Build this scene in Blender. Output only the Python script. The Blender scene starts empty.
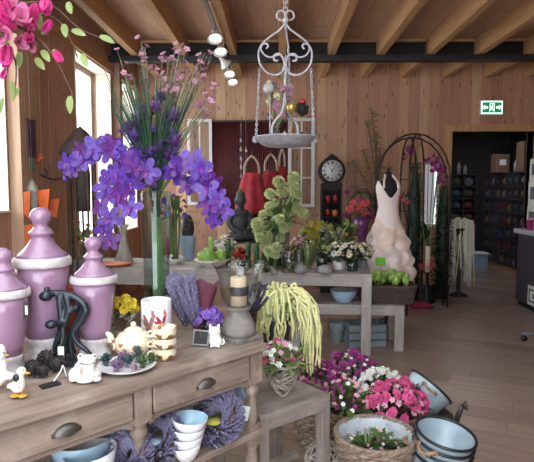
import bpy, math, random
from mathutils import Vector, Matrix, Euler, Quaternion, noise as mnoise
PI = math.pi
scene = bpy.context.scene
COL = scene.collection
V = Vector

# ------------------------------------------------------------------ camera
F, CX, CY = 520.0, 267.0, 231.0
PITCH, YAW, EYE = math.atan(41/520), math.radians(0.988), V((0, 0, 1.5))
cam = bpy.data.cameras.new('camera')
cam.sensor_fit = 'HORIZONTAL'; cam.sensor_width = 36.0; cam.lens = 36.0*F/534.0
cam.clip_start = 0.05; cam.clip_end = 200
camo = bpy.data.objects.new('camera', cam); COL.objects.link(camo)
camo.location = EYE; camo.rotation_euler = (PI/2-PITCH, 0, YAW)
scene.camera = camo
RM = Euler((PI/2-PITCH, 0, YAW)).to_matrix()

def ray(px, py): return RM @ V(((px-CX)/F, (CY-py)/F, -1.0))
def on(px, py, z):
    d = ray(px, py); return EYE + d*((z-EYE.z)/d.z)
def at(px, py, Y):
    d = ray(px, py); return EYE + d*(Y/d.y)
def msz(px, p): return px*(p-EYE).dot(RM @ V((0, 0, -1)))/F

# ------------------------------------------------------------------ materials
def lin(c):
    r = []
    for x in c:
        x /= 255.0
        r.append(x/12.92 if x <= .04045 else ((x+.055)/1.055)**2.4)
    return (*r, 1.0)

class NT:
    def __init__(s, name):
        s.m = bpy.data.materials.new(name); s.m.use_nodes = True
        s.t = s.m.node_tree; s.t.nodes.clear()
        s.out = s.t.nodes.new('ShaderNodeOutputMaterial')
    def n(s, kind, **kw):
        nd = s.t.nodes.new('ShaderNode'+kind)
        for k, v in kw.items(): setattr(nd, k, v)
        return nd
    def l(s, a, b): s.t.links.new(a, b)
    def sock(s, inp, v):
        if v is None: return
        if isinstance(v, (int, float, tuple, list, Vector)): inp.default_value = v
        else: s.l(v, inp)
    def math(s, op, a, b=None, c=None):
        nd = s.n('Math', operation=op)
        s.sock(nd.inputs[0], a); s.sock(nd.inputs[1], b)
        if c is not None: s.sock(nd.inputs[2], c)
        return nd.outputs[0]
    def mix(s, f, a, b, mode='MIX'):
        nd = s.n('Mix', data_type='RGBA', blend_type=mode)
        s.sock(nd.inputs[0], f); s.sock(nd.inputs[6], a); s.sock(nd.inputs[7], b)
        return nd.outputs[2]
    def ramp(s, f, stops):
        nd = s.n('ValToRGB'); cr = nd.color_ramp
        while len(cr.elements) < len(stops): cr.elements.new(.5)
        for e, (p, c) in zip(cr.elements, stops): e.position = p; e.color = c
        s.l(f, nd.inputs[0]); return nd.outputs[0]
    def noise(s, vec, scale, detail=3, rough=.55, dist=0):
        nd = s.n('TexNoise'); s.sock(nd.inputs['Vector'], vec)
        nd.inputs['Scale'].default_value = scale; nd.inputs['Detail'].default_value = detail
        nd.inputs['Roughness'].default_value = rough; nd.inputs['Distortion'].default_value = dist
        return nd.outputs[0]
    def obj(s): return s.n('TexCoord').outputs['Object']
    def comb(s, x, y, z):
        nd = s.n('CombineXYZ')
        for i, q in enumerate((x, y, z)): s.sock(nd.inputs[i], q)
        return nd.outputs[0]
    def sep(s, v):
        nd = s.n('SeparateXYZ'); s.l(v, nd.inputs[0]); return nd.outputs
    def bump(s, h, strength=.3, dist=.01):
        nd = s.n('Bump'); nd.inputs['Strength'].default_value = strength
        nd.inputs['Distance'].default_value = dist; s.l(h, nd.inputs['Height']); return nd.outputs[0]
    def bsdf(s, col, rough=.5, metal=0, normal=None, **kw):
        b = s.n('BsdfPrincipled')
        s.sock(b.inputs['Base Color'], col); s.sock(b.inputs['Roughness'], rough)
        b.inputs['Metallic'].default_value = metal
        if normal is not None: s.l(normal, b.inputs['Normal'])
        for k, v in kw.items(): s.sock(b.inputs[k.replace('_', ' ')], v)
        return b
    def end(s, shader): s.l(shader, s.out.inputs[0]); return s.m

def mat(name, c, rough=.55, metal=0, var=.25, scale=14, c2=None, bump=0, trans=0, coat=0, sheen=0):
    """Plain material: two mottled tones of the thing's own colour."""
    t = NT(name); o = t.obj()
    a = lin(c)
    b = lin(c2) if c2 else tuple(x*(1-var) for x in a[:3])+(1,)
    nz = t.noise(o, scale, 3)
    col = t.ramp(nz, [(.32, b), (.68, a)])
    kw = {}
    if coat: kw['Coat_Weight'] = coat
    if sheen: kw['Sheen_Weight'] = sheen
    nm = t.bump(t.noise(o, scale*6, 2), bump, .004) if bump else None
    bs = t.bsdf(col, rough, metal, nm, **kw)
    if trans:
        tr = t.n('BsdfTranslucent'); t.l(col, tr.inputs[0])
        mx = t.n('MixShader'); mx.inputs[0].default_value = trans
        t.l(bs.outputs[0], mx.inputs[1]); t.l(tr.outputs[0], mx.inputs[2])
        return t.end(mx.outputs[0])
    return t.end(bs.outputs[0])

def glass(name, tint=(245, 250, 250), refl=1.0):
    """Thin clear glass: see-through with fresnel reflection."""
    t = NT(name)
    lw = t.n('LayerWeight'); lw.inputs[0].default_value = .5
    f = t.math('POWER', lw.outputs['Facing'], 3.5)
    nz = t.noise(t.obj(), 9, 2)
    k = t.math('ADD', t.math('MULTIPLY_ADD', f, .55*refl, .035), t.math('MULTIPLY', nz, .03*refl))
    k = t.math('MINIMUM', k, .9)
    tr = t.n('BsdfTransparent'); tr.inputs[0].default_value = lin(tint)
    gl = t.n('BsdfGlossy'); gl.inputs['Roughness'].default_value = .04
    mx = t.n('MixShader'); t.l(k, mx.inputs[0]); t.l(tr.outputs[0], mx.inputs[1]); t.l(gl.outputs[0], mx.inputs[2])
    return t.end(mx.outputs[0])

def film(name):
    """Crinkled cellophane: half see-through, bright glossy folds."""
    t = NT(name); b = t.bsdf(lin((214, 222, 230)), .18, 0, t.bump(t.noise(t.obj(), 22, 3), .8, .02))
    tr = t.n('BsdfTransparent'); mx = t.n('MixShader'); mx.inputs[0].default_value = .6
    t.l(tr.outputs[0], mx.inputs[1]); t.l(b.outputs[0], mx.inputs[2]); return t.end(mx.outputs[0])

def emit(name, c, strength):
    t = NT(name); e = t.n('Emission'); e.inputs[0].default_value = lin(c); e.inputs[1].default_value = strength
    return t.end(e.outputs[0])

def planks(name, across, along, width, length, tones, seam=(60, 42, 32), rough=.6, knots=0, angle=0, seamw=.035, grain=.35, coat=0, bump=.15):
    """Boards laid side by side; ACROSS / ALONG are the axes 0..2 (object space)."""
    t = NT(name); o = t.obj()
    if angle:
        mp = t.n('Mapping'); t.l(o, mp.inputs[0]); mp.inputs['Rotation'].default_value = (0, 0, angle); o = mp.outputs[0]
    xyz = t.sep(o)
    u = t.math('DIVIDE', xyz[across], width); v = xyz[along]
    iu = t.math('FLOOR', u)
    wn = t.n('TexWhiteNoise', noise_dimensions='1D'); t.l(iu, wn.inputs['W'])
    off = t.math('MULTIPLY', wn.outputs[0], length if length < 50 else 1)
    vv = t.math('DIVIDE', t.math('ADD', v, off), length)
    iv = t.math('FLOOR', vv)
    w2 = t.n('TexWhiteNoise', noise_dimensions='2D'); t.l(t.comb(iu, iv, 0), w2.inputs[0])
    rnd = w2.outputs[0]
    n = len(tones)
    base = t.ramp(rnd, [(i/(n-1), lin(c)) for i, c in enumerate(tones)])
    gv = t.comb(t.math('MULTIPLY', xyz[across], 26), t.math('MULTIPLY_ADD', rnd, 17, t.math('MULTIPLY', v, 1.6)), t.math('MULTIPLY', rnd, 9))
    g = t.noise(gv, 1.0, 5, .6, .6)
    dark = t.mix(1.0, base, (.45, .40, .38, 1), 'MULTIPLY')
    gf = t.math('MULTIPLY', t.ramp(g, [(.35, (0, 0, 0, 1)), (.75, (1, 1, 1, 1))]), grain*1.6)
    col = t.mix(gf, base, dark)
    if knots:
        kv = t.comb(t.math('MULTIPLY', xyz[across], 7.1), t.math('MULTIPLY', v, 2.2), t.math('MULTIPLY', iu, .0))
        vo = t.n('TexVoronoi', voronoi_dimensions='2D'); t.l(kv, vo.inputs['Vector']); vo.inputs['Scale'].default_value = 1.0
        kf = t.ramp(vo.outputs['Distance'], [(.04, (1, 1, 1, 1)), (.11, (0, 0, 0, 1))])
        col = t.mix(t.math('MULTIPLY', kf, knots), col, lin((74, 40, 26)))
    fu = t.math('FRACT', u); fv = t.math('FRACT', vv)
    su = t.math('LESS_THAN', fu, seamw); sv = t.math('LESS_THAN', fv, .004)
    sm = t.math('MAXIMUM', su, sv)
    col = t.mix(t.math('MULTIPLY', sm, .75), col, lin(seam))
    h = t.math('SUBTRACT', t.math('MULTIPLY', g, .25), sm)
    kw = {'Coat_Weight': coat, 'Coat_Roughness': .3} if coat else {}
    b = t.bsdf(col, rough, 0, t.bump(h, bump, .006), **kw)
    return t.end(b.outputs[0])

def wood(name, a, b, axis=0, rough=.6, stretch=18, long=1.2, wear=None):
    """Sawn timber with grain running along AXIS (object space)."""
    t = NT(name); o = t.obj(); xyz = t.sep(o)
    sc = [stretch]*3; sc[axis] = long
    vec = t.comb(*[t.math('MULTIPLY', xyz[i], sc[i]) for i in range(3)])
    g = t.noise(vec, 1.6, 6, .65, .5)
    col = t.ramp(g, [(.3, lin(b)), (.7, lin(a))])
    if wear:
        w = t.noise(o, 5, 5, .7)
        col = t.mix(t.ramp(w, [(.5, (0, 0, 0, 1)), (.68, (.75, .75, .75, 1))]), col, lin(wear))
    bs = t.bsdf(col, rough, 0, t.bump(g, .25, .004))
    return t.end(bs.outputs[0])

# ------------------------------------------------------------------ mesh builder
class MB:
    def __init__(s): s.v = []; s.f = []; s.sm = []; s.mi = []; s.cur = 0; s.M = Matrix.Identity(4)
    def add(s, vs, fs, smooth=True):
        k = len(s.v); M = s.M
        s.v.extend(M @ V(p) for p in vs)
        for f in fs: s.f.append(tuple(i+k for i in f)); s.sm.append(smooth); s.mi.append(s.cur)
        return s
    def box(s, c, d, rz=0, rx=0, ry=0):
        R = Euler((rx, ry, rz)).to_matrix(); c = V(c)
        vs = [c + R @ V((sx*d[0]/2, sy*d[1]/2, sz*d[2]/2)) for sx in (-1, 1) for sy in (-1, 1) for sz in (-1, 1)]
        return s.add(vs, [(0, 1, 3, 2), (4, 6, 7, 5), (0, 4, 5, 1), (2, 3, 7, 6), (0, 2, 6, 4), (1, 5, 7, 3)], False)
    def tube(s, pts, r, n=7, closed=False):
        pts = [V(p) for p in pts]; m = len(pts)
        rs = r if isinstance(r, (list, tuple)) else [r]*m
        vs, fs = [], []; up = None
        for i, p in enumerate(pts):
            if closed: d = pts[(i+1) % m]-pts[i-1]
            else: d = pts[min(i+1, m-1)]-pts[max(i-1, 0)]
            if d.length < 1e-9: d = V((0, 0, 1))
            d.normalize()
            if up is None: up = d.orthogonal().normalized()
            else:
                up = up - d*up.dot(d)
                up = up.normalized() if up.length > 1e-6 else d.orthogonal().normalized()
            w = d.cross(up)
            for k in range(n):
                a = 2*PI*k/n; vs.append(p+(up*math.cos(a)+w*math.sin(a))*rs[i])
        for i in range(m if closed else m-1):
            j = (i+1) % m
            for k in range(n): fs.append((i*n+k, i*n+(k+1) % n, j*n+(k+1) % n, j*n+k))
        if not closed: fs += [tuple(range(n-1, -1, -1)), tuple(range((m-1)*n, m*n))]
        return s.add(vs, fs)
    def lathe(s, prof, n=28, c=(0, 0, 0), cap=True, wob=None):
        vs, fs = [], []; c = V(c)
        for j, (r, z) in enumerate(prof):
            for k in range(n):
                a = 2*PI*k/n; q = r*(1+(wob(a, z) if wob else 0)); vs.append(c+V((q*math.cos(a), q*math.sin(a), z)))
        m = len(prof)
        for i in range(m-1):
            for k in range(n): fs.append((i*n+k, i*n+(k+1) % n, (i+1)*n+(k+1) % n, (i+1)*n+k))
        if cap:
            if prof[0][0] > 1e-5: fs.append(tuple(range(n-1, -1, -1)))
            if prof[-1][0] > 1e-5: fs.append(tuple(range((m-1)*n, m*n)))
        return s.add(vs, fs)
    def ball(s, c, r, nu=14, nv=9, R=None):
        r = (r, r, r) if isinstance(r, (int, float)) else r; c = V(c)
        vs, fs = [], []
        for j in range(nv+1):
            t = PI*j/nv
            for k in range(nu):
                a = 2*PI*k/nu
                p = V((r[0]*math.sin(t)*math.cos(a), r[1]*math.sin(t)*math.sin(a), r[2]*math.cos(t)))
                vs.append(c+(R @ p if R else p))
        for j in range(nv):
            for k in range(nu): fs.append((j*nu+k, (j+1)*nu+k, (j+1)*nu+(k+1) % nu, j*nu+(k+1) % nu))
        return s.add(vs, fs)
    def leaf(s, p, d, up, L, W, curl=.25, fold=.15, nl=4, tip=1.0, base=.15):
        """A curved leaf or petal from P along D; UP is its upper side."""
        p = V(p); d = V(d).normalized(); side = d.cross(V(up))
        side = side.normalized() if side.length > 1e-6 else d.orthogonal().normalized()
        up = side.cross(d)
        vs, fs = [], []
        for i in range(nl+1):
            t = math.sin(PI/2*i/nl) if tip < .75 and nl > 2 else i/nl
            w = W*.5*max(max(0, math.sin(PI*(base+(1-base)*(t**1.6 if tip < .56 else t))))**tip, .04 if i in (0, nl) else 0)
            q = p + d*(L*t) - up*(L*curl*t*t)
            vs += [q-side*w+up*(fold*w), q, q+side*w+up*(fold*w)]
        for i in range(nl):
            a = i*3; fs += [(a, a+1, a+4, a+3), (a+1, a+2, a+5, a+4)]
        return s.add(vs, fs)
    def prism(s, poly, h, M=None):
        """Polygon in xy extruded to z = h."""
        n = len(poly); old = s.M
        if M is not None: s.M = s.M @ M
        vs = [(x, y, 0) for x, y in poly]+[(x, y, h) for x, y in poly]
        fs = [tuple(range(n-1, -1, -1)), tuple(range(n, 2*n))]+[(i, (i+1) % n, (i+1) % n+n, i+n) for i in range(n)]
        s.add(vs, fs, False); s.M = old; return s
    def ring(s, c, R, r, n=32, m=7, ax=None, sx=1, sy=1):
        c = V(c); A = ax if ax is not None else Matrix.Identity(3)
        return s.tube([c+A @ V((R*sx*math.cos(2*PI*i/n), R*sy*math.sin(2*PI*i/n), 0)) for i in range(n)], r, m, True)
    def mesh(s, name, mats):
        me = bpy.data.meshes.new(name); me.from_pydata([tuple(p) for p in s.v], [], s.f)
        for m in (mats if isinstance(mats, (list, tuple)) else [mats]): me.materials.append(m)
        me.polygons.foreach_set('use_smooth', s.sm); me.polygons.foreach_set('material_index', s.mi)
        me.update(); return me
    def build(s, name, mats, parent=None, bevel=0, label=None):
        o = put(name, s.mesh(name, mats), parent)
        if bevel:
            b = o.modifiers.new('bevel', 'BEVEL'); b.width = bevel; b.segments = 2; b.limit_method = 'ANGLE'
        if label: o['label'] = label
        return o

def put(name, me, parent=None, loc=None, rot=None, scale=None):
    o = bpy.data.objects.new(name, me); COL.objects.link(o)
    if parent is not None: o.parent = parent
    if loc is not None: o.location = loc
    if rot is not None:
        if isinstance(rot, Quaternion): o.rotation_mode = 'QUATERNION'; o.rotation_quaternion = rot
        else: o.rotation_euler = rot
    if scale is not None: o.scale = (scale,)*3 if isinstance(scale, (int, float)) else scale
    return o

def tag(o, label, cat, group=None):
    o['label'] = label; o['category'] = cat
    if group: o['group'] = group
    return o
def thing(name, label, cat, loc=(0, 0, 0), rz=0, group=None):
    o = bpy.data.objects.new(name, None); COL.objects.link(o); o.empty_display_size = .05
    o.location = loc; o.rotation_euler = (0, 0, rz)
    return tag(o, label, cat, group)
def struct(name, mb, m, parent=None, bevel=0):
    o = mb.build(name, m, parent, bevel)
    if parent is None: o['kind'] = 'structure'
    return o
def fuse(mb, voxel, it=3, name='fused', mats=None):
    """Melt the overlapping volumes of MB into one continuous skin."""
    o = bpy.data.objects.new('tmp', mb.mesh('tmp', [])); COL.objects.link(o)
    r = o.modifiers.new('r', 'REMESH'); r.mode = 'VOXEL'; r.voxel_size = voxel; r.use_smooth_shade = True
    sm = o.modifiers.new('s', 'SMOOTH'); sm.iterations = it; sm.factor = .5
    dg = bpy.context.evaluated_depsgraph_get(); dg.update()
    me = bpy.data.meshes.new_from_object(o.evaluated_get(dg)); me.name = name
    bpy.data.objects.remove(o)
    me.materials.clear()
    for m in (mats if isinstance(mats, (list, tuple)) else [mats]): me.materials.append(m)
    return me
def spline(pts, n=6):
    """Catmull-Rom through PTS."""
    P = [V(p) for p in pts]; out = []
    for i in range(len(P)-1):
        a, b, c, d = P[max(i-1, 0)], P[i], P[i+1], P[min(i+2, len(P)-1)]
        for k in range(n):
            t = k/n
            out.append(.5*((2*b)+(c-a)*t+(2*a-5*b+4*c-d)*t*t+(3*b-a-3*c+d)*t**3))
    out.append(P[-1]); return out
def rot_to(d, spin=0):
    """Quaternion that turns +Z to D."""
    return V((0, 0, 1)).rotation_difference(V(d).normalized()) @ Quaternion((0, 0, 1), spin)
def rdir(rng, zmin=-1):
    while True:
        d = V((rng.uniform(-1, 1), rng.uniform(-1, 1), rng.uniform(-1, 1)))
        if .1 < d.length < 1 and d.normalized().z >= zmin: return d.normalized()
# ------------------------------------------------------------------ the room
M_wall = planks('pine boards', 0, 2, .15, 60, [(176, 128, 104), (206, 160, 126), (190, 142, 114), (222, 184, 146), (182, 134, 110), (210, 166, 130), (194, 148, 120)], seam=(122, 84, 62), knots=.6, rough=.55, grain=.3)
M_wall_side = planks('pine boards of side wall', 1, 2, .135, 60, [(180, 140, 120), (196, 154, 132), (188, 146, 126), (202, 162, 138)], seam=(100, 70, 56), knots=.6, rough=.55)
M_pine = wood('planed pine', (206, 164, 116), (176, 130, 86), axis=2)
M_beam = wood('pine beam', (196, 154, 108), (164, 120, 80), axis=1)
M_ply = planks('plywood sheet', 0, 1, 1.25, 2.5, [(188, 148, 122), (198, 158, 130), (182, 142, 116)], seam=(84, 58, 44), seamw=.006, grain=.35, rough=.7)
M_floor = planks('oak laminate', 1, 0, .19, 1.3, [(146, 124, 112), (164, 142, 128), (130, 110, 98), (172, 150, 136), (150, 128, 116)], seam=(84, 70, 62), angle=math.radians(25), seamw=.02, rough=.34, grain=.42, bump=.06)
M_steel = mat('dark grey steel', (52, 52, 56), .45, .3)
M_black = mat('black paint', (22, 22, 24), .6)
M_white = mat('white paint', (226, 226, 222), .5, var=.08)
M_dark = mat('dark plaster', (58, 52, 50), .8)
M_glass = glass('clear glass')
M_pane = glass('window glass', (250, 252, 252), .2)
LX, WY, CZ_ = -2.05, 7.8, 3.34
WT = .28

struct('floor', MB().box((1.3, 4.7, -.03), (9.4, 13.0, .06)), M_floor)
c_ = MB(); c_.box((1.5, 4.9, CZ_+.03), (7.4, 6.2, .06)); c_.box((3.55, .25, CZ_+.03), (3.3, 3.1, .06)); struct('ceiling', c_, M_ply)
# unseen roof opening, added to brighten the foreground more than the back
f = MB()
for x in (-2.1, -1.2, -.15, .9, 1.87): f.box((x, .25, CZ_+.1), (.06, 3.1, .08))
wf = struct('window_5', f, M_white); MB().box((-.1, .25, CZ_+.12), (3.9, 3.1, .006)).build('window_pane', M_pane, wf)

# side wall with three window openings (Y from, to, sill, head)
WINS = [(2.5, 3.95, 1.33, 2.95), (5.36, 6.5, .95, 2.93), (6.74, 7.62, .95, 2.93)]
w = MB(); ys = -1.2
for (a, b, z0, z1) in WINS:
    w.box((LX-WT/2, (ys+a)/2, CZ_/2), (WT, a-ys, CZ_)); w.box((LX-WT/2, (a+b)/2, z0/2), (WT, b-a, z0))
    w.box((LX-WT/2, (a+b)/2, (z1+CZ_)/2), (WT, b-a, CZ_-z1)); ys = b
w.box((LX-WT/2, (ys+WY+.3)/2, CZ_/2), (WT, WY+.3-ys, CZ_))
struct('wall_left', w, M_wall_side)
M_reveal = mat('pale window lining', (232, 222, 204), .55, var=.08)
for i, (a, b, z0, z1) in enumerate(WINS):
    x = LX-WT+.03
    f = MB()
    f.box((x, a+.03, (z0+z1)/2), (.06, .06, z1-z0)); f.box((x, b-.03, (z0+z1)/2), (.06, .06, z1-z0))
    f.box((x, (a+b)/2, z0+.03), (.058, b-a-.12, .06)); f.box((x, (a+b)/2, z1-.03), (.058, b-a-.12, .06))
    if b-a > 1: f.box((x, (a+b)/2, (z0+z1)/2), (.056, .045, z1-z0-.12))
    # lining boards of the opening
    for (yy, s) in ((a+.006, .012), (b-.006, .012)): f.box((LX-WT/2+.06, yy, (z0+z1)/2), (WT-.1, s, z1-z0))
    f.box((LX-WT/2+.06, (a+b)/2, z1-.006), (WT-.1, b-a-.03, .012)); f.box((LX-WT/2+.06, (a+b)/2, z0+.008), (WT-.06, b-a-.03, .016))
    wf = struct('window_%d' % (i+1), f, M_reveal)
    g = MB().box((x, (a+b)/2, (z0+z1)/2), (.006, b-a-.13, z1-z0-.13)).build('window_pane', M_pane, wf)

# back wall with a doorway and a narrow window
DX0, DX1, DZ = 2.585, 3.79, 2.355
NX0, NX1, NZ0, NZ1 = 2.19, 2.44, .95, 1.92
w = MB(); T = .2; yc = WY+T/2
w.box(((LX-.3+NX0)/2, yc, CZ_/2), (NX0-LX+.3, T, CZ_))
w.box(((NX0+NX1)/2, yc, NZ0/2), (NX1-NX0, T, NZ0)); w.box(((NX0+NX1)/2, yc, (NZ1+CZ_)/2), (NX1-NX0, T, CZ_-NZ1))
w.box(((NX1+DX0)/2, yc, CZ_/2), (DX0-NX1, T, CZ_)); w.box(((DX0+DX1)/2, yc, (DZ+CZ_)/2), (DX1-DX0, T, CZ_-DZ))
w.box(((DX1+5.2)/2, yc, CZ_/2), (5.2-DX1, T, CZ_))
struct('wall_back', w, M_wall)
f = MB()
for x in (NX0+.02, NX1-.02): f.box((x, WY+.1, (NZ0+NZ1)/2), (.04, .1, NZ1-NZ0))
for z in (NZ0+.02, NZ1-.02): f.box(((NX0+NX1)/2, WY+.1, z), (NX1-NX0-.08, .098, .04))
wf = struct('window_4', f, M_white)
MB().box(((NX0+NX1)/2, WY+.1, (NZ0+NZ1)/2), (NX1-NX0-.08, .006, NZ1-NZ0-.08)).build('window_pane', M_pane, wf)
f = MB()
f.box((DX0-.045, WY+.08, (DZ+.1)/2), (.09, .26, DZ+.1)); f.box((DX1+.045, WY+.08, (DZ+.1)/2), (.09, .26, DZ+.1))
f.box(((DX0+DX1)/2, WY+.08, DZ+.05), (DX1-DX0, .26, .1))
struct('door_1', f, M_pine, bevel=.004)
struct('blocking_wall_right', MB().box((5.25, 3.4, CZ_/2), (.1, 9.2, CZ_)), M_wall_side)  # out of view, put in to keep the right side dark
struct('blocking_wall_front', MB().box((2.85, -1.25, CZ_/2), (4.7, .1, CZ_)), M_wall_side)  # unseen half wall, added so daylight enters from behind left only

# room behind the doorway
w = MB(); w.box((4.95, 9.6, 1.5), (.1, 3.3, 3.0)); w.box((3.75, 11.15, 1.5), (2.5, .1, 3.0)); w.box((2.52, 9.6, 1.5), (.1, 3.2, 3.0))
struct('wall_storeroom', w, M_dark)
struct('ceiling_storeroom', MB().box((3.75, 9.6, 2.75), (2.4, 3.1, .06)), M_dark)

# roof beams over the shop, the steel girder they cross and its dark web
for i in range(-1, 10):
    x = -1.725+.6*i
    MB_ = MB().box((x, 3.35, CZ_-.1), (.085, 8.9, .205))
    struct('trim_%d' % (i+2), MB_, M_beam, bevel=.003)
g = MB().box((1.5, 6.56, 3.105), (7.2, .16, .05)); g.box((1.5, 6.6, 3.24), (7.2, .012, .2)); g.cur = 0
struct('trim_12', g, M_black)
f = MB().box((1.5, 6.47, 3.1), (7.2, .02, .066)); struct('trim_13', f, M_steel)
struct('trim_14', MB().box((1.5, 6.56, 3.325), (7.2, .03, .03)), M_pine)
# post carrying the girder at the side wall, post beside the first window
struct('trim_15', MB().box((LX+.05, 6.62, 1.55), (.1, .1, 3.1)), wood('grey pine post', (170, 130, 108), (140, 104, 86), axis=2), bevel=.004)
struct('trim_16', MB().box((LX+.05, 4.13, 1.67), (.1, .3, 3.34)), wood('pale pine post', (190, 156, 128), (160, 126, 102), axis=2), bevel=.004)
struct('trim_17', MB().box((LX+.02, 6.0, 2.985), (.04, 3.6, .1)), M_beam)

# ------------------------------------------------------------------ spotlights
M_lampwhite = mat('white enamel', (232, 232, 230), .3, var=.05)
M_lens = emit('lit lamp', (255, 246, 226), 5)
M_chrome = mat('brushed nickel', (170, 170, 172), .3, .9)
tx = -.61
track = thing('spotlight_track', 'slim metal lighting track under the ceiling beams', 'track', (tx, 5.6, 3.115))
MB().box((0, 0, 0), (.034, 4.6, .03)).build('rail', M_chrome, track)
for y in (-2.0, -.7, .6, 1.9): MB().tube([(0, y, .015), (0, y, .225)], .006).build('hanger', M_chrome, track)
SP = [(5.3, -.35, 'white spotlight at the near end of the lit track'), (5.8, -.3, 'second white spotlight along the track, tilted to the table'),
      (6.35, .5, 'third spotlight along the track, its lens turned away'), (6.9, -.35, 'fourth spotlight along the track, above the red panel'),
      (7.4, -.2, 'last small spotlight on the track, closest to the boarded wall')]
for i, (y, yaw, lab) in enumerate(SP):
    t = thing('spotlight', lab, 'spotlight', (tx, y, 3.1), 0, 'spotlights on the ceiling track')
    MB().tube([(0, 0, 0), (0, 0, -.05)], .012).build('stem', M_chrome, t)
    d = V((.25+yaw*.3, -.4, -.85)) if i != 2 else V((.5, .5, -.55))
    R = rot_to(-d)
    h = MB().lathe([(.0, .1), (.02, .1), (.026, .06), (.045, .02), (.075, -.015), (.078, -.02), (.07, -.018), (.045, .012)], 20, cap=False)
    ho = h.build('lamp_head', M_lampwhite, t); ho.location = (0, 0, -.09); ho.rotation_mode = 'QUATERNION'; ho.rotation_quaternion = R
    le = MB().lathe([(0, -.004), (.048, -.004), (.048, .008), (0, .008)], 18, cap=False).build('lens', M_lens if i != 2 else M_chrome, ho)
    if i != 2:
        L = bpy.data.lights.new('spot', 'SPOT'); L.energy = 34; L.spot_size = 1.0; L.spot_blend = .6; L.color = (1, .9, .74); L.shadow_soft_size = .04
        lo = bpy.data.objects.new('spot_light', L); COL.objects.link(lo)
        lo.location = V((tx, y, 3.01))+d.normalized()*.08
        lo.rotation_mode = 'QUATERNION'; lo.rotation_quaternion = V((0, 0, -1)).rotation_difference(d.normalized())

# ------------------------------------------------------------------ exit sign
M_exit = emit('lit green sign face', (30, 150, 96), .75); M_exitw = emit('lit white sign face', (225, 255, 240), 1.6)
p0, p1 = at(481, 114, WY-.05), at(502.5, 101, WY-.05)
ex = thing('exit_sign', 'small green lit emergency exit sign on the boards above the doorway', 'sign', ((p0.x+p1.x)/2, WY-.03, (p0.z+p1.z)/2))
W, H = p1.x-p0.x, p1.z-p0.z
MB().box((0, .0, 0), (W+.02, .05, H+.02)).build('housing', M_white, ex, .004)
MB().box((0, -.027, 0), (W, .006, H)).build('border_panel', M_exitw, ex)
MB().box((0, -.031, 0), (W*.9, .004, H*.8)).build('face', M_exit, ex)
k = MB(); e = Matrix.Rotation(PI/2, 4, 'X'); k.M = Matrix.Translation((0, -.033, 0)) @ e
s = H*.34
def poly(pts): k.prism([(x*s, y*s) for x, y in pts], .003)
poly([(-2.3, 0), (-1.6, .6), (-1.6, .25), (-.95, .25), (-.95, -.25), (-1.6, -.25), (-1.6, -.6)])            # arrow
poly([(-.55, -.95), (-.55, .95), (.55, .95), (.55, -.95), (.4, -.95), (.4, .8), (-.4, .8), (-.4, -.95)])  # doorway
poly([(-.12, .42), (-.02, .62), (.18, .62), (.24, .42), (.1, .3)])                                        # running figure
poly([(-.3, .25), (.2, .25), (.05, -.15), (.35, -.4), (.25, -.85), (.12, -.85), (.15, -.45), (-.12, -.25), (-.2, -.6), (-.5, -.7), (-.5, -.58), (-.3, -.48), (-.12, .1), (-.35, .0)])
poly([(2.3, 0), (1.6, .6), (1.6, .25), (.95, .25), (.95, -.25), (1.6, -.25), (1.6, -.6)])
k.build('pictogram', M_exitw, ex)

# ------------------------------------------------------------------ daylight
wd = bpy.data.worlds.new('world'); scene.world = wd; wd.use_nodes = True
bg = wd.node_tree.nodes['Background']; bg.inputs[0].default_value = (.86, .93, 1, 1); bg.inputs[1].default_value = 6.5
L = bpy.data.lights.new('storeroom_fill', 'AREA'); L.shape = 'RECTANGLE'; L.size = 1.2; L.size_y = .3; L.energy = 14; L.color = (.86, .9, 1)  # added fill light, no fixture, lifts the cubbies out of black
o = bpy.data.objects.new('storeroom_fill', L); COL.objects.link(o); o.location = (3.2, 9.2, 2.68)
def area(name, loc, aim, sx, sy, e, c=(1, 1, 1)):
    L = bpy.data.lights.new(name, 'AREA'); L.shape = 'RECTANGLE'; L.size = sx; L.size_y = sy; L.energy = e; L.color = c
    o = bpy.data.objects.new(name, L); COL.objects.link(o); o.location = loc
    o.rotation_euler = (V(aim)-V(loc)).to_track_quat('-Z', 'Y').to_euler(); return o
vs = scene.view_settings
scene.display_settings.display_device = 'sRGB'
vs.view_transform = 'Standard'; vs.look = 'None'; vs.gamma = 1; vs.exposure = .12; vs.use_curve_mapping = False
# ------------------------------------------------------------------ shared plant pieces
M_leaf = mat('leaf green', (92, 124, 62), .5, var=.35, trans=.25)
M_leafd = mat('dark leaf green', (44, 74, 42), .5, var=.35, trans=.15)
M_leafp = mat('pale leaf green', (152, 172, 104), .5, var=.3, trans=.3)
M_stem = mat('stem green', (84, 112, 60), .5)
M_twig = mat('brown twig', (92, 70, 52), .7)
M_yel = mat('yellow pollen', (214, 176, 40), .6)
M_purple = mat('violet orchid petal', (100, 62, 166), .45, c2=(60, 30, 116), scale=60, trans=.12)
M_magenta = mat('orchid lip magenta', (122, 36, 132), .45)
M_hot = mat('hot pink petal', (226, 104, 158), .5, c2=(206, 70, 132), scale=40, trans=.25)
M_pale = mat('pale pink petal', (236, 176, 196), .5, trans=.25)
M_fuch = mat('fuchsia petal', (172, 70, 142), .5, c2=(140, 44, 116), scale=40, trans=.25)
M_wht = mat('white petal', (238, 238, 232), .5, var=.08, trans=.2)
M_cream = mat('cream petal', (232, 226, 190), .5, trans=.2)
M_lav = mat('lavender floret', (152, 146, 174), .7, c2=(114, 108, 140), scale=80)
M_lavd = mat('dusky lavender floret', (106, 98, 118), .7, c2=(78, 72, 92), scale=80)
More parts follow.
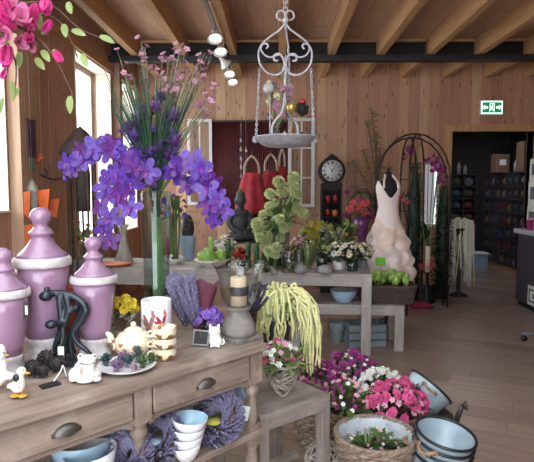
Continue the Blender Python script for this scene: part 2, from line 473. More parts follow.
M_lime = mat('lime green floret', (206, 216, 160), .55, var=.25, scale=60, trans=.2)
M_yflow = mat('yellow floret', (220, 196, 60), .55, trans=.2)
M_coral = mat('coral rose petal', (232, 106, 112), .5, trans=.2)
M_red = mat('red petal', (200, 36, 48), .5, trans=.15)
M_mag = mat('magnolia petal', (236, 100, 168), .45, c2=(214, 60, 146), scale=22, trans=.35)
M_magp = mat('pale magnolia petal', (240, 178, 208), .45, c2=(224, 120, 176), scale=22, trans=.35)
M_statice = mat('statice violet', (146, 110, 196), .6, c2=(112, 78, 166), scale=90)

def bloom_open(n, L, W, mats, lift=.35, curl=.3, centre=.18, layers=1, name='bloom'):
    """Open flower facing +Z, petals in LAYERS, a domed centre."""
    m = MB()
    for k in range(layers):
        q = 1-.25*k
        for i in range(n):
            a = 2*PI*(i+.5*k)/n; li = lift+.5*k
            m.leaf((0, 0, .002*k), (math.cos(a), math.sin(a), li), (-math.cos(a)*li, -math.sin(a)*li, 1), L*q, W*q, curl, .12, 3, .8, .2)
    m.cur = 1; m.ball((0, 0, L*.08), (L*centre, L*centre, L*centre*.7), 8, 5)
    return m.mesh(name, mats)
def bloom_pom(r, mats, n=26, seed=1, name='pom'):
    """Rounded full flower of many short petals (carnation, snowball, rose)."""
    rng = random.Random(seed); m = MB(); m.ball((0, 0, 0), r*.62, 10, 7)
    for i in range(n):
        z = 1-1.65*(i+.5)/n; a = i*2.399963; q = math.sqrt(max(0, 1-z*z)); d = V((q*math.cos(a), q*math.sin(a), z))
        t = V((-math.sin(a), math.cos(a), 0))
        m.leaf(d*r*.45, d*.8+t*rng.uniform(-.35, .35)+V((0, 0, .2)), V((0, 0, 1))-d*.3, r*.62, r*.72, .25, .25, 3, .6, .3)
    return m.mesh(name, mats)
M_purple2 = mat('plum orchid petal', (104, 44, 132), .45, c2=(70, 26, 96), scale=60, trans=.12)
def bloom_orchid(L, pm):
    m = MB()
    for a, l, w in ((90, 1, .62), (16, 1.02, .76), (164, 1.02, .76), (-56, .98, .62), (-124, .98, .62)):
        a = math.radians(a); c, s_ = math.cos(a), math.sin(a)
        m.leaf((c*.1*L, s_*.1*L, 0), (c, s_, .16), (-c*.16, -s_*.16, 1), L*l, L*w, .12, .1, 5, .5, .12)
    m.cur = 1
    m.leaf((0, -.02*L, .02*L), (0, -.55, .75), (0, .75, .55), L*.55, L*.3, .5, .5, 4, .8, .2); m.ball((0, 0, .06*L), L*.12, 8, 6)
    return m.mesh('orchid', [pm, M_magenta])
ME_orchid, ME_orchid2 = bloom_orchid(.05, M_purple), bloom_orchid(.046, M_purple2)
ME_orchid_bud = MB().ball((0, 0, .012), (.009, .009, .016), 8, 6).mesh('bud', [M_purple])
ME_hot5 = bloom_open(5, .021, .02, [M_hot, M_yel], .5, .3, .2, 2, 'hot pink bloom')
ME_pale5 = bloom_open(5, .019, .017, [M_pale, M_yel], .5, .3, .2, 1, 'pale pink bloom')
ME_fuch5 = bloom_open(5, .018, .017, [M_fuch, M_fuch], .6, .25, .2, 2, 'fuchsia bloom')
ME_wht5 = bloom_open(6, .018, .014, [M_wht, M_yel], .4, .3, .2, 2, 'white bloom')
ME_prim = bloom_open(6, .026, .026, [M_wht, M_yel], .2, .2, .28, 1, 'primrose')
ME_cprim = bloom_open(6, .024, .024, [M_cream, M_yel], .25, .2, .28, 1, 'cream primrose')
ME_coral = bloom_pom(.034, [M_coral], 22, 3, 'coral rose')
ME_fpom = bloom_pom(.03, [M_fuch], 22, 3, 'fuchsia rose')
ME_hotpom = bloom_pom(.026, [M_hot], 22, 3, 'pink rose')
ME_limepom = bloom_pom(.042, [M_lime], 46, 5, 'snowball')
ME_ypom = bloom_pom(.03, [M_yflow], 30, 5, 'yellow pompon')
ME_redpom = bloom_pom(.025, [M_red], 20, 5, 'red rose')
ME_stat = bloom_pom(.02, [M_statice], 30, 6, 'statice head')
ME_wpom = bloom_pom(.024, [M_wht], 22, 7, 'white carnation')

def bush(n, c, r, L, W, seed, zmin=-.4, jitter=.5):
    """Loose mass of leaves filling an ellipsoid (mesh builder)."""
    rng = random.Random(seed); m = MB(); c = V(c)
    for i in range(n):
        d = rdir(rng, zmin); q = rng.uniform(.25, 1)**.6
        p = c+V((d.x*r[0], d.y*r[1], d.z*r[2]))*q
        dd = d+V((rng.uniform(-1, 1), rng.uniform(-1, 1), rng.uniform(-.2, 1)))*jitter
        k = rng.uniform(.7, 1.25); m.leaf(p, dd, V((0, 0, 1))-d*.2, L*k, W*k, rng.uniform(.1, .5), .2, 3)
    return m
def blooms(parent, meshes, n, c, r, seed, zmin=0, name='blossom', s=(.8, 1.2), q=(.8, 1.0), tilt=.5, up=.4):
    """N blossoms, each a part, over the upper side of an ellipsoid."""
    rng = random.Random(seed); c = V(c)
    for i in range(n):
        z = zmin+(1-zmin)*(i+.5)/n; a = i*2.399963+rng.uniform(-.4, .4)
        h = math.sqrt(max(0, 1-z*z)); d = V((h*math.cos(a), h*math.sin(a), z))
        k = rng.uniform(*q); p = c+V((d.x*r[0], d.y*r[1], d.z*r[2]))*k
        f = d+V((rng.uniform(-1, 1), rng.uniform(-1, 1), rng.uniform(-.3, 1)))*tilt+V((0, -.25, up))
        put(name, meshes[rng.randrange(len(meshes))], parent, p, rot_to(f, rng.uniform(0, 6)), rng.uniform(*s))
def lavsprig(m, p, d, L, r, rng):
    """Dried lavender spike: thin stem with whorls of pointed florets."""
    d = V(d).normalized(); p = V(p); m.tube([p, p+d*L], r*.3, 3); e = d.orthogonal().normalized(); f = d.cross(e)
    for i in range(7):
        t = .25+.75*i/7
        for k in range(4):
            a = 2*PI*k/4+i*.8+rng.uniform(-.3, .3); o = e*math.cos(a)+f*math.sin(a)
            m.leaf(p+d*L*t, o*.75+d, d-o, r*1.7, r*.95, -.1, .35, 2, .7, .25)
# ------------------------------------------------------------------ console table with drawers
CT = .85
K0 = on(268, 343, CT); K1 = on(0, 422, CT)
cu = (K1-K0); cu.z = 0; cu.normalize(); cn = V((cu.y, -cu.x, 0))          # along the front edge / towards the back
if cn.y < 0: cn = -cn
CA = math.atan2(-cu.y, -cu.x)                                              # local +x runs from the far end to the right end
CL, CD = 1.2, .62
def C(t, s, z=CT): return K0+cu*t+cn*s+V((0, 0, z-CT))
M_cons = wood('weathered grey-brown oak', (152, 134, 120), (102, 87, 76), axis=0, wear=(168, 152, 140))
M_consz = wood('weathered oak upright', (150, 132, 118), (102, 87, 76), axis=2, wear=(168, 152, 140))
M_pewter = mat('antique pewter', (100, 94, 90), .45, .7)
o0 = C(0, 0, 0)
cons = thing('console_table', 'weathered grey-brown console table with drawers and a lower shelf, crowded with ornaments', 'table', o0, CA)
# local frame: x from right end (0) to -CL, y from front (0) to CD
MB().box((-CL/2, CD/2, CT-.016), (CL, CD, .032)).build('tabletop', M_cons, cons, .006)
MB().box((-CL/2, CD/2, CT-.038), (CL-.03, CD-.03, .014)).build('top_moulding', M_cons, cons, .004)
def leg_prof():
    return [(.03, .69), (.031, .675), (.024, .668), (.03, .655), (.033, .64), (.024, .625), (.021, .61), (.026, .56), (.029, .52), (.022, .505), (.03, .495)]
def leg(x, y):
    m = MB(); m.box((x, y, .76), (.066, .066, .15)); m.lathe([(r*.98, z) for r, z in leg_prof()][::-1], 18, (x, y, 0))
    m.box((x, y, .455), (.062, .062, .09)); m.lathe([(.02, 0), (.026, .03), (.03, .08), (.024, .11), (.03, .13), (.022, .15), (.026, .25), (.03, .34), (.022, .38), (.03, .41)], 18, (x, y, 0))
    return m
for x in (-.05, -.598, -1.15):
    for y in (.05, CD-.05): leg(x, y).build('leg', M_consz, cons)
for a, b in ((-.083, -.565), (-.631, -1.117)):
    xc, wd_ = (a+b)/2, abs(a-b)
    # scalloped apron under each drawer
    n = 10; poly = [(xc-wd_/2, .818), (xc-wd_/2, .665)]
    for i in range(1, 5): t = i/4; poly.append((xc-wd_/2+.06*t, .665+.022*math.sin(t*PI/2)))
    for i in range(0, 4): t = 1-i/4; poly.append((xc+wd_/2-.06*t, .665+.022*math.sin(t*PI/2)))
    poly += [(xc+wd_/2, .665), (xc+wd_/2, .818)]
    m = MB(); m.M = Matrix.Translation((0, .055, 0)) @ Matrix.Rotation(PI/2, 4, 'X'); m.prism(poly, .022); m.build('apron', M_cons, cons)
    MB().box((xc, .0325, .759), (wd_-.004, .003, .114)).build('drawer_gap_shade', M_black, cons)  # black sheet stands in for the shade in the gap round the drawer
    d = MB().box((xc, .026, .759), (wd_-.018, .02, .1)).build('drawer', M_cons, cons, .004)
    h = MB()                                                              # half-moon cup pull
    n1, n2 = 12, 6; vs, fs = [], []
    for i in range(n1+1):
        a_ = PI*i/n1
        for j in range(n2+1):
            b_ = PI/2*j/n2
            vs.append((xc-.043*math.cos(a_), .016-.024*math.sin(a_)*math.sin(b_)-.001, .748+.03*math.sin(a_)*math.cos(b_)))
    for i in range(n1):
        for j in range(n2): k = i*(n2+1)+j; fs.append((k, k+1, k+n2+2, k+n2+1))
    h.add(vs, fs); h.box((xc, .0145, .75), (.094, .004, .014)); h.tube([(xc-.043, .012, .748), (xc, -.006, .744), (xc+.043, .012, .748)], .003)
    h.build('cup_handle', M_pewter, d)
for x in (-.03, -1.17): MB().box((x, CD/2, .75), (.022, CD-.17, .15)).build('side_panel', M_cons, cons)
MB().box((-CL/2, CD-.04, .75), (CL-.2, .022, .15)).build('back_panel', M_cons, cons)
MB().box((-CL/2, CD/2, .46), (CL-.03, CD-.03, .026)).build('lower_shelf', M_cons, cons, .004)
SH = .474
def CS(t, s, z=SH): return C(t, s, z)

# ------------------------------------------------------------------ lidded urns
M_lilac = mat('lilac glaze', (148, 114, 140), .22, var=.1, scale=6, coat=.4)
M_chalk = mat('chalky distressed white', (206, 200, 200), .7, c2=(170, 160, 162), scale=30, bump=.2)
def urn(name, px, py, hpx, rimpx, lab):
    p = on(px, py, CT); H = msz(hpx, p); R = msz(rimpx, p)/2; k = H/157
    q = R/27.0
    t = thing(name, lab, 'urn', p, 0, 'lidded lilac urns')
    def P(l): return [(r*q, z*k) for r, z in l]
    MB().lathe(P([(19.5, 0), (20, 2), (19, 6), (16.5, 13), (17.5, 19), (18, 23), (17, 25)]), 32).build('foot', M_chalk, t)
    MB().lathe(P([(16.8, 24.5), (18.8, 36), (21.4, 60), (23.6, 82), (24.6, 97)]), 36).build('body', M_lilac, t)
    lid = MB().lathe(P([(25, 106.5), (21, 110.5), (15.5, 116), (11.5, 121.5), (9.6, 125.5), (9.8, 128), (11.6, 129.5), (11.8, 131.5), (10, 133.2), (7.6, 135.5), (6.6, 138), (7.2, 140.2), (9, 143), (10.2, 146.5), (9.8, 150.5), (7.6, 154), (4.4, 156.3), (0, 157)]), 36).build('lid', M_lilac, t)
    MB().lathe(P([(24.6, 96.8), (26.8, 97.6), (27.6, 100), (27.4, 104), (26, 106.4), (24.6, 107)]), 36).build('rim', M_chalk, lid)
    return t
urn('lidded_urn', 45.5, 359, 152, 54, 'tallest lilac urn with white rim, behind the dark sculpture')
urn('lidded_urn', 96, 355, 119, 45, 'lilac urn beside the cream teapot, shorter and paler at the foot')
u3 = urn('lidded_urn', 8, 374, 127, 47, 'lilac urn with a small black tag hanging from its rim')
tp = on(31, 372, CT)
M_tagb = mat('black card', (30, 30, 32), .6); M_paper = mat('white card', (226, 226, 222), .7, var=.05); M_string = mat('twine', (150, 130, 100), .9)
q = at(26.5, 310, u3.location.y-.075)
tg = thing('price_tag', 'small black tag on a string against the lilac urn', 'tag', q)
MB().box((0, 0, 0), (.02, .002, .05)).build('card', M_tagb, tg); MB().box((0, -.0015, 0), (.008, .001, .03)).build('writing', M_paper, tg)
MB().tube([(0, 0, .025), (.001, 0, .085)], .0012, 5).build('string', M_string, tg)

# ------------------------------------------------------------------ dark sculpture of two embracing figures
M_bronze = mat('dark bronze', (52, 60, 66), .32, .5, var=.35, scale=20)
b0 = on(66, 364, CT); Ys = b0.y
sc_ = thing('figure_sculpture', 'dark bronze abstract sculpture of two long-limbed embracing figures', 'sculpture', b0)
def L(px, py, dy=0): return at(px, py, Ys+dy)-b0
m = MB(); r = msz(1, b0)
def limb(pts, rs): rs = [q*.84 for q in rs]; m.tube(spline(pts, 5), [rs[0]+(rs[-1]-rs[0])*i/(5*(len(pts)-1)) if len(rs) == 2 else rs[min(i*len(rs)//(5*(len(pts)-1)+1), len(rs)-1)] for i in range(5*(len(pts)-1)+1)], 8)
m.ball(L(45.5, 296, -.02), (r*6.5, r*5.5, r*5.2)); m.ball(L(51, 324.5, -.04), (r*6, r*5, r*4.6))
limb([L(46, 294, -.02), L(56, 293), L(66, 294), L(75, 297), L(84, 304), L(87, 312)], (r*4, r*4.2))
limb([L(60, 295), L(61, 310), L(63, 326), L(64, 345), L(63, 362)], (r*5.2, r*3.4))
limb([L(66, 295), L(69, 306), L(66, 320), L(58, 338), L(55, 350), L(59, 363)], (r*5, r*3))
limb([L(87, 310), L(82, 320), L(74, 332), L(77, 342), L(86, 350), L(91, 355)], (r*5, r*2.6))
limb([L(52, 325, -.04), L(58, 324, -.02), L(64, 320), L(70, 312), L(78, 306)], (r*3.6, r*4.2))
limb([L(84, 306, .02), L(76, 322, .03), L(70, 340, .03), L(73, 362, .02)], (r*4.4, r*3))
m.ball(L(47, 289, -.02), (r*3, r*3, r*2.6))
put('figures', fuse(m, .0035, 2, 'figures', M_bronze), sc_)
MB().box((.0, 0, .006), (.11, .075, .014)).build('plinth', M_bronze, sc_, .003)
tg = thing('price_tag', 'small white-labelled bottle tag tied between the legs of the dark sculpture', 'tag', at(61, 352, Ys-.05))
MB().box((0, 0, 0), (.022, .003, .04)).build('card', M_paper, tg); MB().box((0, -.002, -.016), (.022, .001, .01)).build('print', M_tagb, tg)
MB().tube([(0, 0, .02), (.004, .004, .05)], .001, 5).build('string', M_string, tg)

# ------------------------------------------------------------------ small animals on the console
M_porc = mat('white porcelain', (236, 234, 228), .3, var=.06, coat=.3)
M_orange = mat('orange glaze', (214, 150, 60), .4)
M_blackg = mat('black glaze', (34, 32, 34), .4)
def rel(p, px, py, dy=0): return at(px, py, p.y+dy)-p
p = on(85, 381, CT); r = msz(1, p); t = thing('frog_figurine', 'white porcelain frog squatting at the front of the console', 'figurine', p)
R = lambda x, y, d=0: rel(p, x, y, d)
m = MB(); m.ball(R(84.5, 369, .01), (r*11, r*9, r*9.5)); m.ball(R(87, 361, -.012), (r*9, r*8, r*6.5))
m.ball(R(80.5, 356.5, -.01), r*3.2); m.ball(R(94, 356.5, -.01), r*3.2)
for s, x in ((-1, 74.5), (1, 96)):
    m.ball(R(x, 374, .01), (r*5.5, r*8, r*6.5)); m.ball(R(x+s*1, 379, -.025), (r*4.5, r*5, r*2.2))
    m.tube([R(85+s*6, 366, -.025), R(85+s*7, 374, -.045), R(85+s*5, 380, -.05)], [r*3, r*2.4, r*2.6], 8)
m.ball(R(85, 380, -.02), (r*9, r*7, r*2.5))
put('body', fuse(m, .0025, 3, 'frog', M_porc), t)
for x in (80, 94.5): MB().ball(R(x, 356, -.022), r*1.1, 8, 6).build('eye', M_pewter, t)
MB().tube([R(79.5, 363, -.041), R(83, 364.2, -.047), R(87, 364.4, -.049), R(91, 364.2, -.047), R(95, 362.8, -.041)], r*.5, 6).build('mouth', M_pewter, t)

p = on(19, 397, CT); r = msz(1, p); t = thing('duck_figurine', 'small white duck figurine with orange feet and a dark crest, at the console front', 'figurine', p)
R = lambda x, y, d=0: rel(p, x, y, d)
m = MB(); m.ball(R(18, 386, 0), (r*7, r*6.5, r*7)); m.ball(R(11.5, 386, 0), (r*4.5, r*3.5, r*3)); m.ball(R(21.5, 371, -.004), (r*4.6, r*4.4, r*4.4))
m.tube([R(20, 383), R(20.5, 377), R(21.2, 372)], [r*5, r*3.8, r*3.6], 8)
put('body', fuse(m, .002, 2, 'duck', M_porc), t)
m = MB(); m.ball(R(27, 373, -.006), (r*3.4, r*2, r*1.2)); m.build('bill', M_orange, t)
for s in (-1, 1): MB().ball(R(19+s*4, 395.5, -.012), (r*4.5, r*5, r*1.4)).build('foot', M_orange, t); MB().tube([R(19+s*3, 390), R(19+s*3.4, 395)], r*1.1, 6).build('leg', M_orange, t)
MB().ball(R(16, 378, -.012), (r*3.4, r*2.2, r*3.8)).build('crest', M_blackg, t)
MB().ball(R(23.4, 370, -.019), r*.8, 6, 5).build('eye', M_blackg, t)
for s in (1,): MB().ball(R(14, 386, -.024), (r*5, r*1.6, r*3.6)).build('wing', M_porc, t)

p = on(-2, 391, CT); r = msz(1, p); t = thing('hen_figurine', 'white glazed hen figurine beside the urn, partly out of view', 'figurine', p)
R = lambda x, y, d=0: rel(p, x, y, d)
m = MB(); m.ball(R(-5, 374), (r*13, r*11, r*14)); m.ball(R(0, 352, -.01), (r*6, r*6, r*8)); m.tube([R(-2, 366), R(-1, 352)], [r*9, r*5.5], 8); m.ball(R(9, 376), (r*6, r*5, r*4))
put('body', fuse(m, .003, 3, 'hen', M_porc), t)
MB().ball(R(4, 353, -.024), (r*1, r*.8, r*1), 6, 5).build('eye', M_blackg, t)
MB().ball(R(7, 355, -.016), (r*2.4, r*1.2, r*1), 8, 5).build('beak', M_orange, t)

p = on(215, 347, CT); r = msz(1, p); t = thing('cat_figurine', 'small white cat figurine sitting in front of the grey candle stand', 'figurine', p)
R = lambda x, y, d=0: rel(p, x, y, d)
m = MB(); m.ball(R(215.5, 341), (r*6.6, r*5.5, r*7)); m.ball(R(214.5, 331, -.006), (r*6, r*5, r*4.6)); m.tube([R(215, 338), R(214.6, 331)], [r*5.6, r*4.6], 8)
for s in (-1, 1):
    m.tube([R(214.5+s*3.6, 328), R(214.5+s*4.6, 323.6)], [r*2, r*.6], 6); m.ball(R(215+s*3, 346, -.022), (r*2.2, r*3, r*1.6))
put('body', fuse(m, .002, 2, 'cat', M_porc), t)
for x in (212, 217): MB().ball(R(x, 330.5, -.028), r*.6, 6, 5).build('eye', M_blackg, t)
MB().tube(spline([R(220, 345, .01), R(224, 343, 0), R(223, 339, -.004)], 5), r*1.1, 6).build('tail', M_porc, t)

# pine cones in a cluster and a slate price card
M_cone = mat('dark pine cone scale', (70, 64, 62), .65, c2=(44, 40, 40), scale=50)
def cone(px, py, rpx, lab, tilt):
    p = on(px, py, CT); r_ = msz(rpx, p); t = MB(); ax = rot_to(V(tilt)).to_matrix()
    t.ball((0, 0, r_), (r_*.7, r_*.7, r_*.85), 10, 7)
    for i in range(54):
        z = 1-2*(i+.5)/54; a = i*2.39996; h = math.sqrt(1-z*z)
        d = ax @ V((h*math.cos(a), h*math.sin(a), z)); u_ = ax @ V((0, 0, 1))
        t.leaf(V((0, 0, r_))+d*r_*.55, d+u_*.5, u_, r_*.52, r_*.5, -.1, .1, 2, .5, .3)
    o = t.build('pine_cone', M_cone); o.location = p; tag(o, lab, 'pine cone', 'dark pine cones in front of the urns')
cone(33, 377, 9, 'dark pine cone beside the white duck, tightly closed', (.2, -.4, 1))
cone(47, 369, 10, 'dark pine cone in front of the tallest urn, wide open', (-.3, -.6, .8))
cone(58, 372, 8, 'small dark pine cone against the foot of the dark sculpture', (.6, -.3, .6))
cone(43, 378, 7, 'smallest dark pine cone behind the slate card', (-.5, -.4, .8))
p = on(50, 386, CT)
t = thing('slate_card', 'small black slate card lying in front of the pine cones', 'card', p, CA)
MB().box((0, 0, .004), (.062, .036, .006)).build('slate', M_tagb, t, .001); MB().tube(spline([(.02, .018, .006), (.05, .03, .03), (.055, .022, .05), (.07, .03, .008)], 5), .0025, 6).build('ribbon', M_paper, t)

# ------------------------------------------------------------------ plate of succulents, teapot, cups, rooster jar
M_plate = mat('white china', (228, 226, 226), .25, var=.05, coat=.3)
M_succ = [mat('succulent teal', (84, 108, 112), .5), mat('succulent mauve', (150, 124, 158), .5), mat('succulent green', (96, 122, 78), .5), mat('succulent pink', (196, 164, 176), .5)]
p = on(127, 369, CT); t = thing('plate', 'oval white china plate heaped with little succulents', 'plate', p); Rp = msz(29, p)
MB().lathe([(0, .004), (Rp*.55, .004), (Rp*.6, 0), (Rp*.66, .003), (Rp*.98, .017), (Rp, .02), (Rp*.97, .02), (Rp*.62, .009), (0, .009)], 40).build('dish', M_plate, t)
rng = random.Random(5)
SUC = ['teal rosette succulent at the centre of the plate', 'mauve succulent beside the teal one on the plate', 'green spiky succulent at the teapot side of the plate', 'pale pink succulent at the front of the plate',
       'dark teal succulent near the frog end of the plate', 'lilac succulent between two green ones on the plate', 'green trailing succulent at the cups end of the plate', 'small pink succulent at the back of the plate', 'tall teal succulent in the back of the plate']
for i, (lab, px, py, s, h) in enumerate(zip(SUC, (128, 116, 142, 134, 106, 121, 151, 124, 138), (367, 371, 368, 373, 366, 365, 364, 362, 361), (.026, .024, .027, .02, .026, .022, .024, .022, .026), (1.2, .9, 1.1, .8, 1.1, 1.3, .9, 1.5, 1.9))):
    q = on(px, py, CT+.01); m = MB()
    for k in range(26):
        f = k/26; a = k*2.39996; el = .15+1.2*f
        m.leaf((0, 0, .008+.016*f*h), (math.cos(a)*math.cos(el), math.sin(a)*math.cos(el), math.sin(el)*h), (-math.cos(a), -math.sin(a), 1), s*(1.45-.5*f), s*.6, -.15, .45, 3, .7, .25)
    m.lathe([(s*.4, 0), (s*.3, .02)], 8)
    o = m.build('succulent', M_succ[(0, 1, 2, 3, 0, 1, 2, 3, 0)[i]]); o.location = q; tag(o, lab, 'succulent', 'succulents on the china plate')

def poppies(nm):
    """Cream glaze with hand-painted orange poppies and brown stems."""
    t = NT(nm); o = t.obj()
    vo = t.n('TexVoronoi'); t.l(o, vo.inputs['Vector']); vo.inputs['Scale'].default_value = 26
    z = t.sep(o)[2]
    band = t.ramp(z, [(.0, (1, 1, 1, 1)), (.055, (1, 1, 1, 1)), (.075, (0, 0, 0, 1))])
    f = t.math('MULTIPLY', t.math('LESS_THAN', vo.outputs['Distance'], .42), t.math('LESS_THAN', z, .07))
    n2 = t.math('GREATER_THAN', t.noise(o, 22, 2), .47)
    f = t.math('MULTIPLY', f, n2)
    col = t.mix(f, lin((226, 214, 186)), t.ramp(t.noise(o, 55, 2), [(.4, lin((206, 112, 50))), (.62, lin((112, 92, 60)))]))
    return t.end(t.bsdf(col, .28, Coat_Weight=.4).outputs[0])
M_pop = poppies('cream glaze with poppies')
p = on(134, 357, CT); r = msz(1.12, p); t = thing('teapot', 'cream teapot with painted orange poppies and a knobbed lid', 'teapot', p)
MB().lathe([(r*9, 0), (r*10, r*1), (r*14, r*5), (r*16.5, r*11), (r*16, r*17), (r*12.5, r*22), (r*8, r*24)], 32).build('body', M_pop, t)
lid = MB().lathe([(r*8.6, r*23.6), (r*8, r*25), (r*5, r*27), (r*1.5, r*28)], 24).build('lid', M_pop, t)
MB().ball((0, 0, r*30), (r*2.6, r*2.6, r*2.3)).build('knob', M_pop, lid)
MB().tube(spline([(-r*13, 0, r*8), (-r*19, 0, r*12), (-r*21, 0, r*19), (-r*24.5, 0, r*22)], 6), [r*4.6-r*2.6*i/18 for i in range(19)], 10).build('spout', M_pop, t)
MB().tube(spline([(r*13.5, .0, r*18), (r*21, .01, r*20), (r*23, .012, r*13), (r*15, .008, r*6)], 6), r*1.7, 8).build('handle', M_pop, t)
p = on(164.5, 359, CT); r = msz(1, p)
for i, lab in enumerate(('lowest cream cup of the stack beside the rooster jar', 'middle cream cup of the stack beside the rooster jar', 'top cream cup of the stack beside the rooster jar')):
    t = thing('cup', lab, 'cup', p+V((0, 0, i*r*10.2)), .5, 'stacked cream cups')
    MB().lathe([(r*7, 0), (r*8, r*.5), (r*11.8, r*4.5), (r*12.7, r*8), (r*12, r*12), (r*12.4, r*12.6), (r*11.6, r*12.4), (r*11.5, r*8), (r*8, r*3), (0, r*2)], 28).build('body', M_pop, t)
    MB().tube(spline([(-r*11.6, 0, r*9.5), (-r*16, 0, r*9), (-r*16, 0, r*5), (-r*11, 0, r*4.2)], 5), r*1.1, 7).build('handle', M_pop, t)

p = on(157, 346, CT); r = msz(1, p); t = thing('storage_jar', 'white storage jar painted with a red rooster, in front of the tall glass vase', 'jar', p)
M_jar = mat('white jar glaze', (226, 226, 230), .28, var=.06, coat=.4)
MB().lathe([(r*14.5, 0), (r*15, r*1), (r*15, r*46), (r*14.2, r*47.5), (r*13.4, r*46), (r*13.4, r*4), (0, r*3)], 40).build('body', M_jar, t)
M_rred = mat('painted rooster red', (178, 44, 62), .4); M_rbr = mat('painted rooster brown', (150, 96, 84), .4, c2=(110, 80, 90), scale=60)
def onjar(mb, pts, m_):
    """Painted shape wrapped on the front of the jar; PTS in jar pixels (angle across, height)."""
    vs = []
    for x, z in pts:
        a = x/15.0-PI/2+math.atan2(p.x, p.y)*-1; vs.append((r*15.12*math.cos(a), r*15.12*math.sin(a), r*z))
    c = V((0, 0, 0))
    for v in vs: c += V(v)
    c /= len(vs); h = V((c.x, c.y, 0)); c = V((h.x*r*15.16/h.length, h.y*r*15.16/h.length, c.z))
    vs.append(c); n = len(pts); mb.add(vs, [(i, (i+1) % n, n) for i in range(n)]); return mb
def oval(x, z, a, b, t_=0): return [(x+a*math.cos(k)*math.cos(t_)-b*math.sin(k)*math.sin(t_), z+a*math.cos(k)*math.sin(t_)+b*math.sin(k)*math.cos(t_)) for k in [2*PI*i/12 for i in range(12)]]
for x0, col, nm in ((-7, M_rbr, 'brown_rooster'), (5.5, M_rred, 'red_rooster')):
    m = MB(); k = 1 if x0 < 0 else .8
    for q in (oval(x0, 22, 4.6*k, 6*k, .4), oval(x0-4*k, 29, 2.2*k, 6.5*k, .5), oval(x0-5.5*k, 26, 1.8*k, 6*k, .9), oval(x0+2.6*k, 30, 2.2*k, 5.5*k, -.3), oval(x0+3.4*k, 36, 1.9*k, 1.9*k), oval(x0-1, 13, .6, 4), oval(x0+1.4, 13, .6, 4)): onjar(m, q, 0)
    m.build(nm, col, t)
    m = MB()
    for q in (oval(x0+3.2*k, 38.4, 1.7*k, 1.0*k), oval(x0+5.4*k, 34, .8*k, 1.4*k)): onjar(m, q, 0)
    m.build('comb', M_rred, t)

# ------------------------------------------------------------------ tall glass vase with ornamental grass
vp = on(158, 337.5, CT); r = msz(1, vp)
M_vglass = glass('greenish vase glass', (232, 240, 238), .8)
tv = thing('glass_vase', 'tall clear glass vase holding a sheaf of ornamental grass, behind the rooster jar', 'vase', vp)
VH = r*146
MB().lathe([(r*11, 0), (r*11.4, r*2), (r*12, r*30), (r*13, r*90), (r*14.6, r*144), (r*14.6, r*146), (r*13.9, r*146), (r*12.2, r*90), (r*11.2, r*30), (r*10.4, r*4), (0, r*4)], 36).build('body', M_vglass, tv)
gr = thing('ornamental_grass', 'tall sheaf of dark green ornamental grass tipped with violet and pink flowers', 'plant', vp+V((0, 0, r*4)))
M_grass = mat('dark grass blade', (50, 90, 58), .5, c2=(30, 62, 44), scale=30, trans=.15)
M_grassp = mat('grey green spray', (120, 120, 96), .6)
rng = random.Random(11); m = MB(); tips = []
for i in range(250):
    a = rng.uniform(0, 2*PI); q0 = rng.uniform(0, r*5); sp = math.sqrt(rng.uniform(0, 1))
    hgt = rng.uniform(r*185, r*255); reach = sp*r*44*(hgt/(r*230)); lean = 0
    n_ = V((math.cos(a)*r*4.5*sp, math.sin(a)*r*4.5*sp, r*138))
    b = V((math.cos(a)*q0*.7, math.sin(a)*q0*.7, r*112)); e = V((math.cos(a)*reach*.95-r*2, math.sin(a)*reach*.8, hgt)); md = n_.lerp(e, .45)+V((0, 0, r*8))*(1-sp)-V((math.cos(a), math.sin(a), 0))*r*5*sp
    pts = spline([b, n_, md, e], 4); m.tube(pts, [r*(.32+.75*min(1, k/5))*(1-.7*k/(len(pts)-1)) for k in range(len(pts))], 4); tips.append((e, a, sp, pts))
s_ = MB()
for i in range(46):
    a = rng.uniform(0, 2*PI); q = math.sqrt(rng.random()); s_.tube([(math.cos(a)*r*7*q+r*2, math.sin(a)*r*6*q, r*2), (math.cos(a+.6)*r*4.6*q+r*1.5, math.sin(a+.6)*r*4*q, r*70), (math.cos(a+1)*r*4*q, math.sin(a+1)*r*4*q, r*116)], r*.8, 5)
s_.build('cut_stems', mat('cut grass stem', (122, 146, 96), .5, c2=(84, 116, 66), scale=40), gr)['kind'] = 'stuff'
ob = m.build('grass_blades', M_grass, gr); ob['kind'] = 'stuff'
M_vio = mat('dusky violet tuft', (118, 82, 146), .7, c2=(90, 58, 116), scale=70); M_vio2 = mat('bright violet tuft', (136, 96, 182), .7, c2=(106, 70, 154), scale=70)
def tuft(rr, mats, seed):
    g = random.Random(seed); m = MB()
    for i in range(34):
        d = rdir(g, -.3); m.leaf((0, 0, 0), d+V((0, 0, .5)), V((0, 0, 1)), rr*g.uniform(.7, 1.2), rr*.3, .1, .2, 2)
    return m.mesh('tuft', mats)
ME_t1, ME_t2 = tuft(r*8.5, [M_vio], 3), tuft(r*8.5, [M_vio2], 4)
ME_t3 = bloom_open(5, r*3.2, r*2.6, [mat('dusty pink petal', (190, 132, 156), .6, trans=.2), M_vio], .5, .2, .2, 1)
for i in range(60):
    e, a, sp, pts = tips[i*4]
    if i < 58: put('violet_tuft', (ME_t1, ME_t2)[i % 2], gr, pts[-3 - (i % 4)], rot_to(pts[-1]-pts[-3], i), rng.uniform(1.1, 1.7))
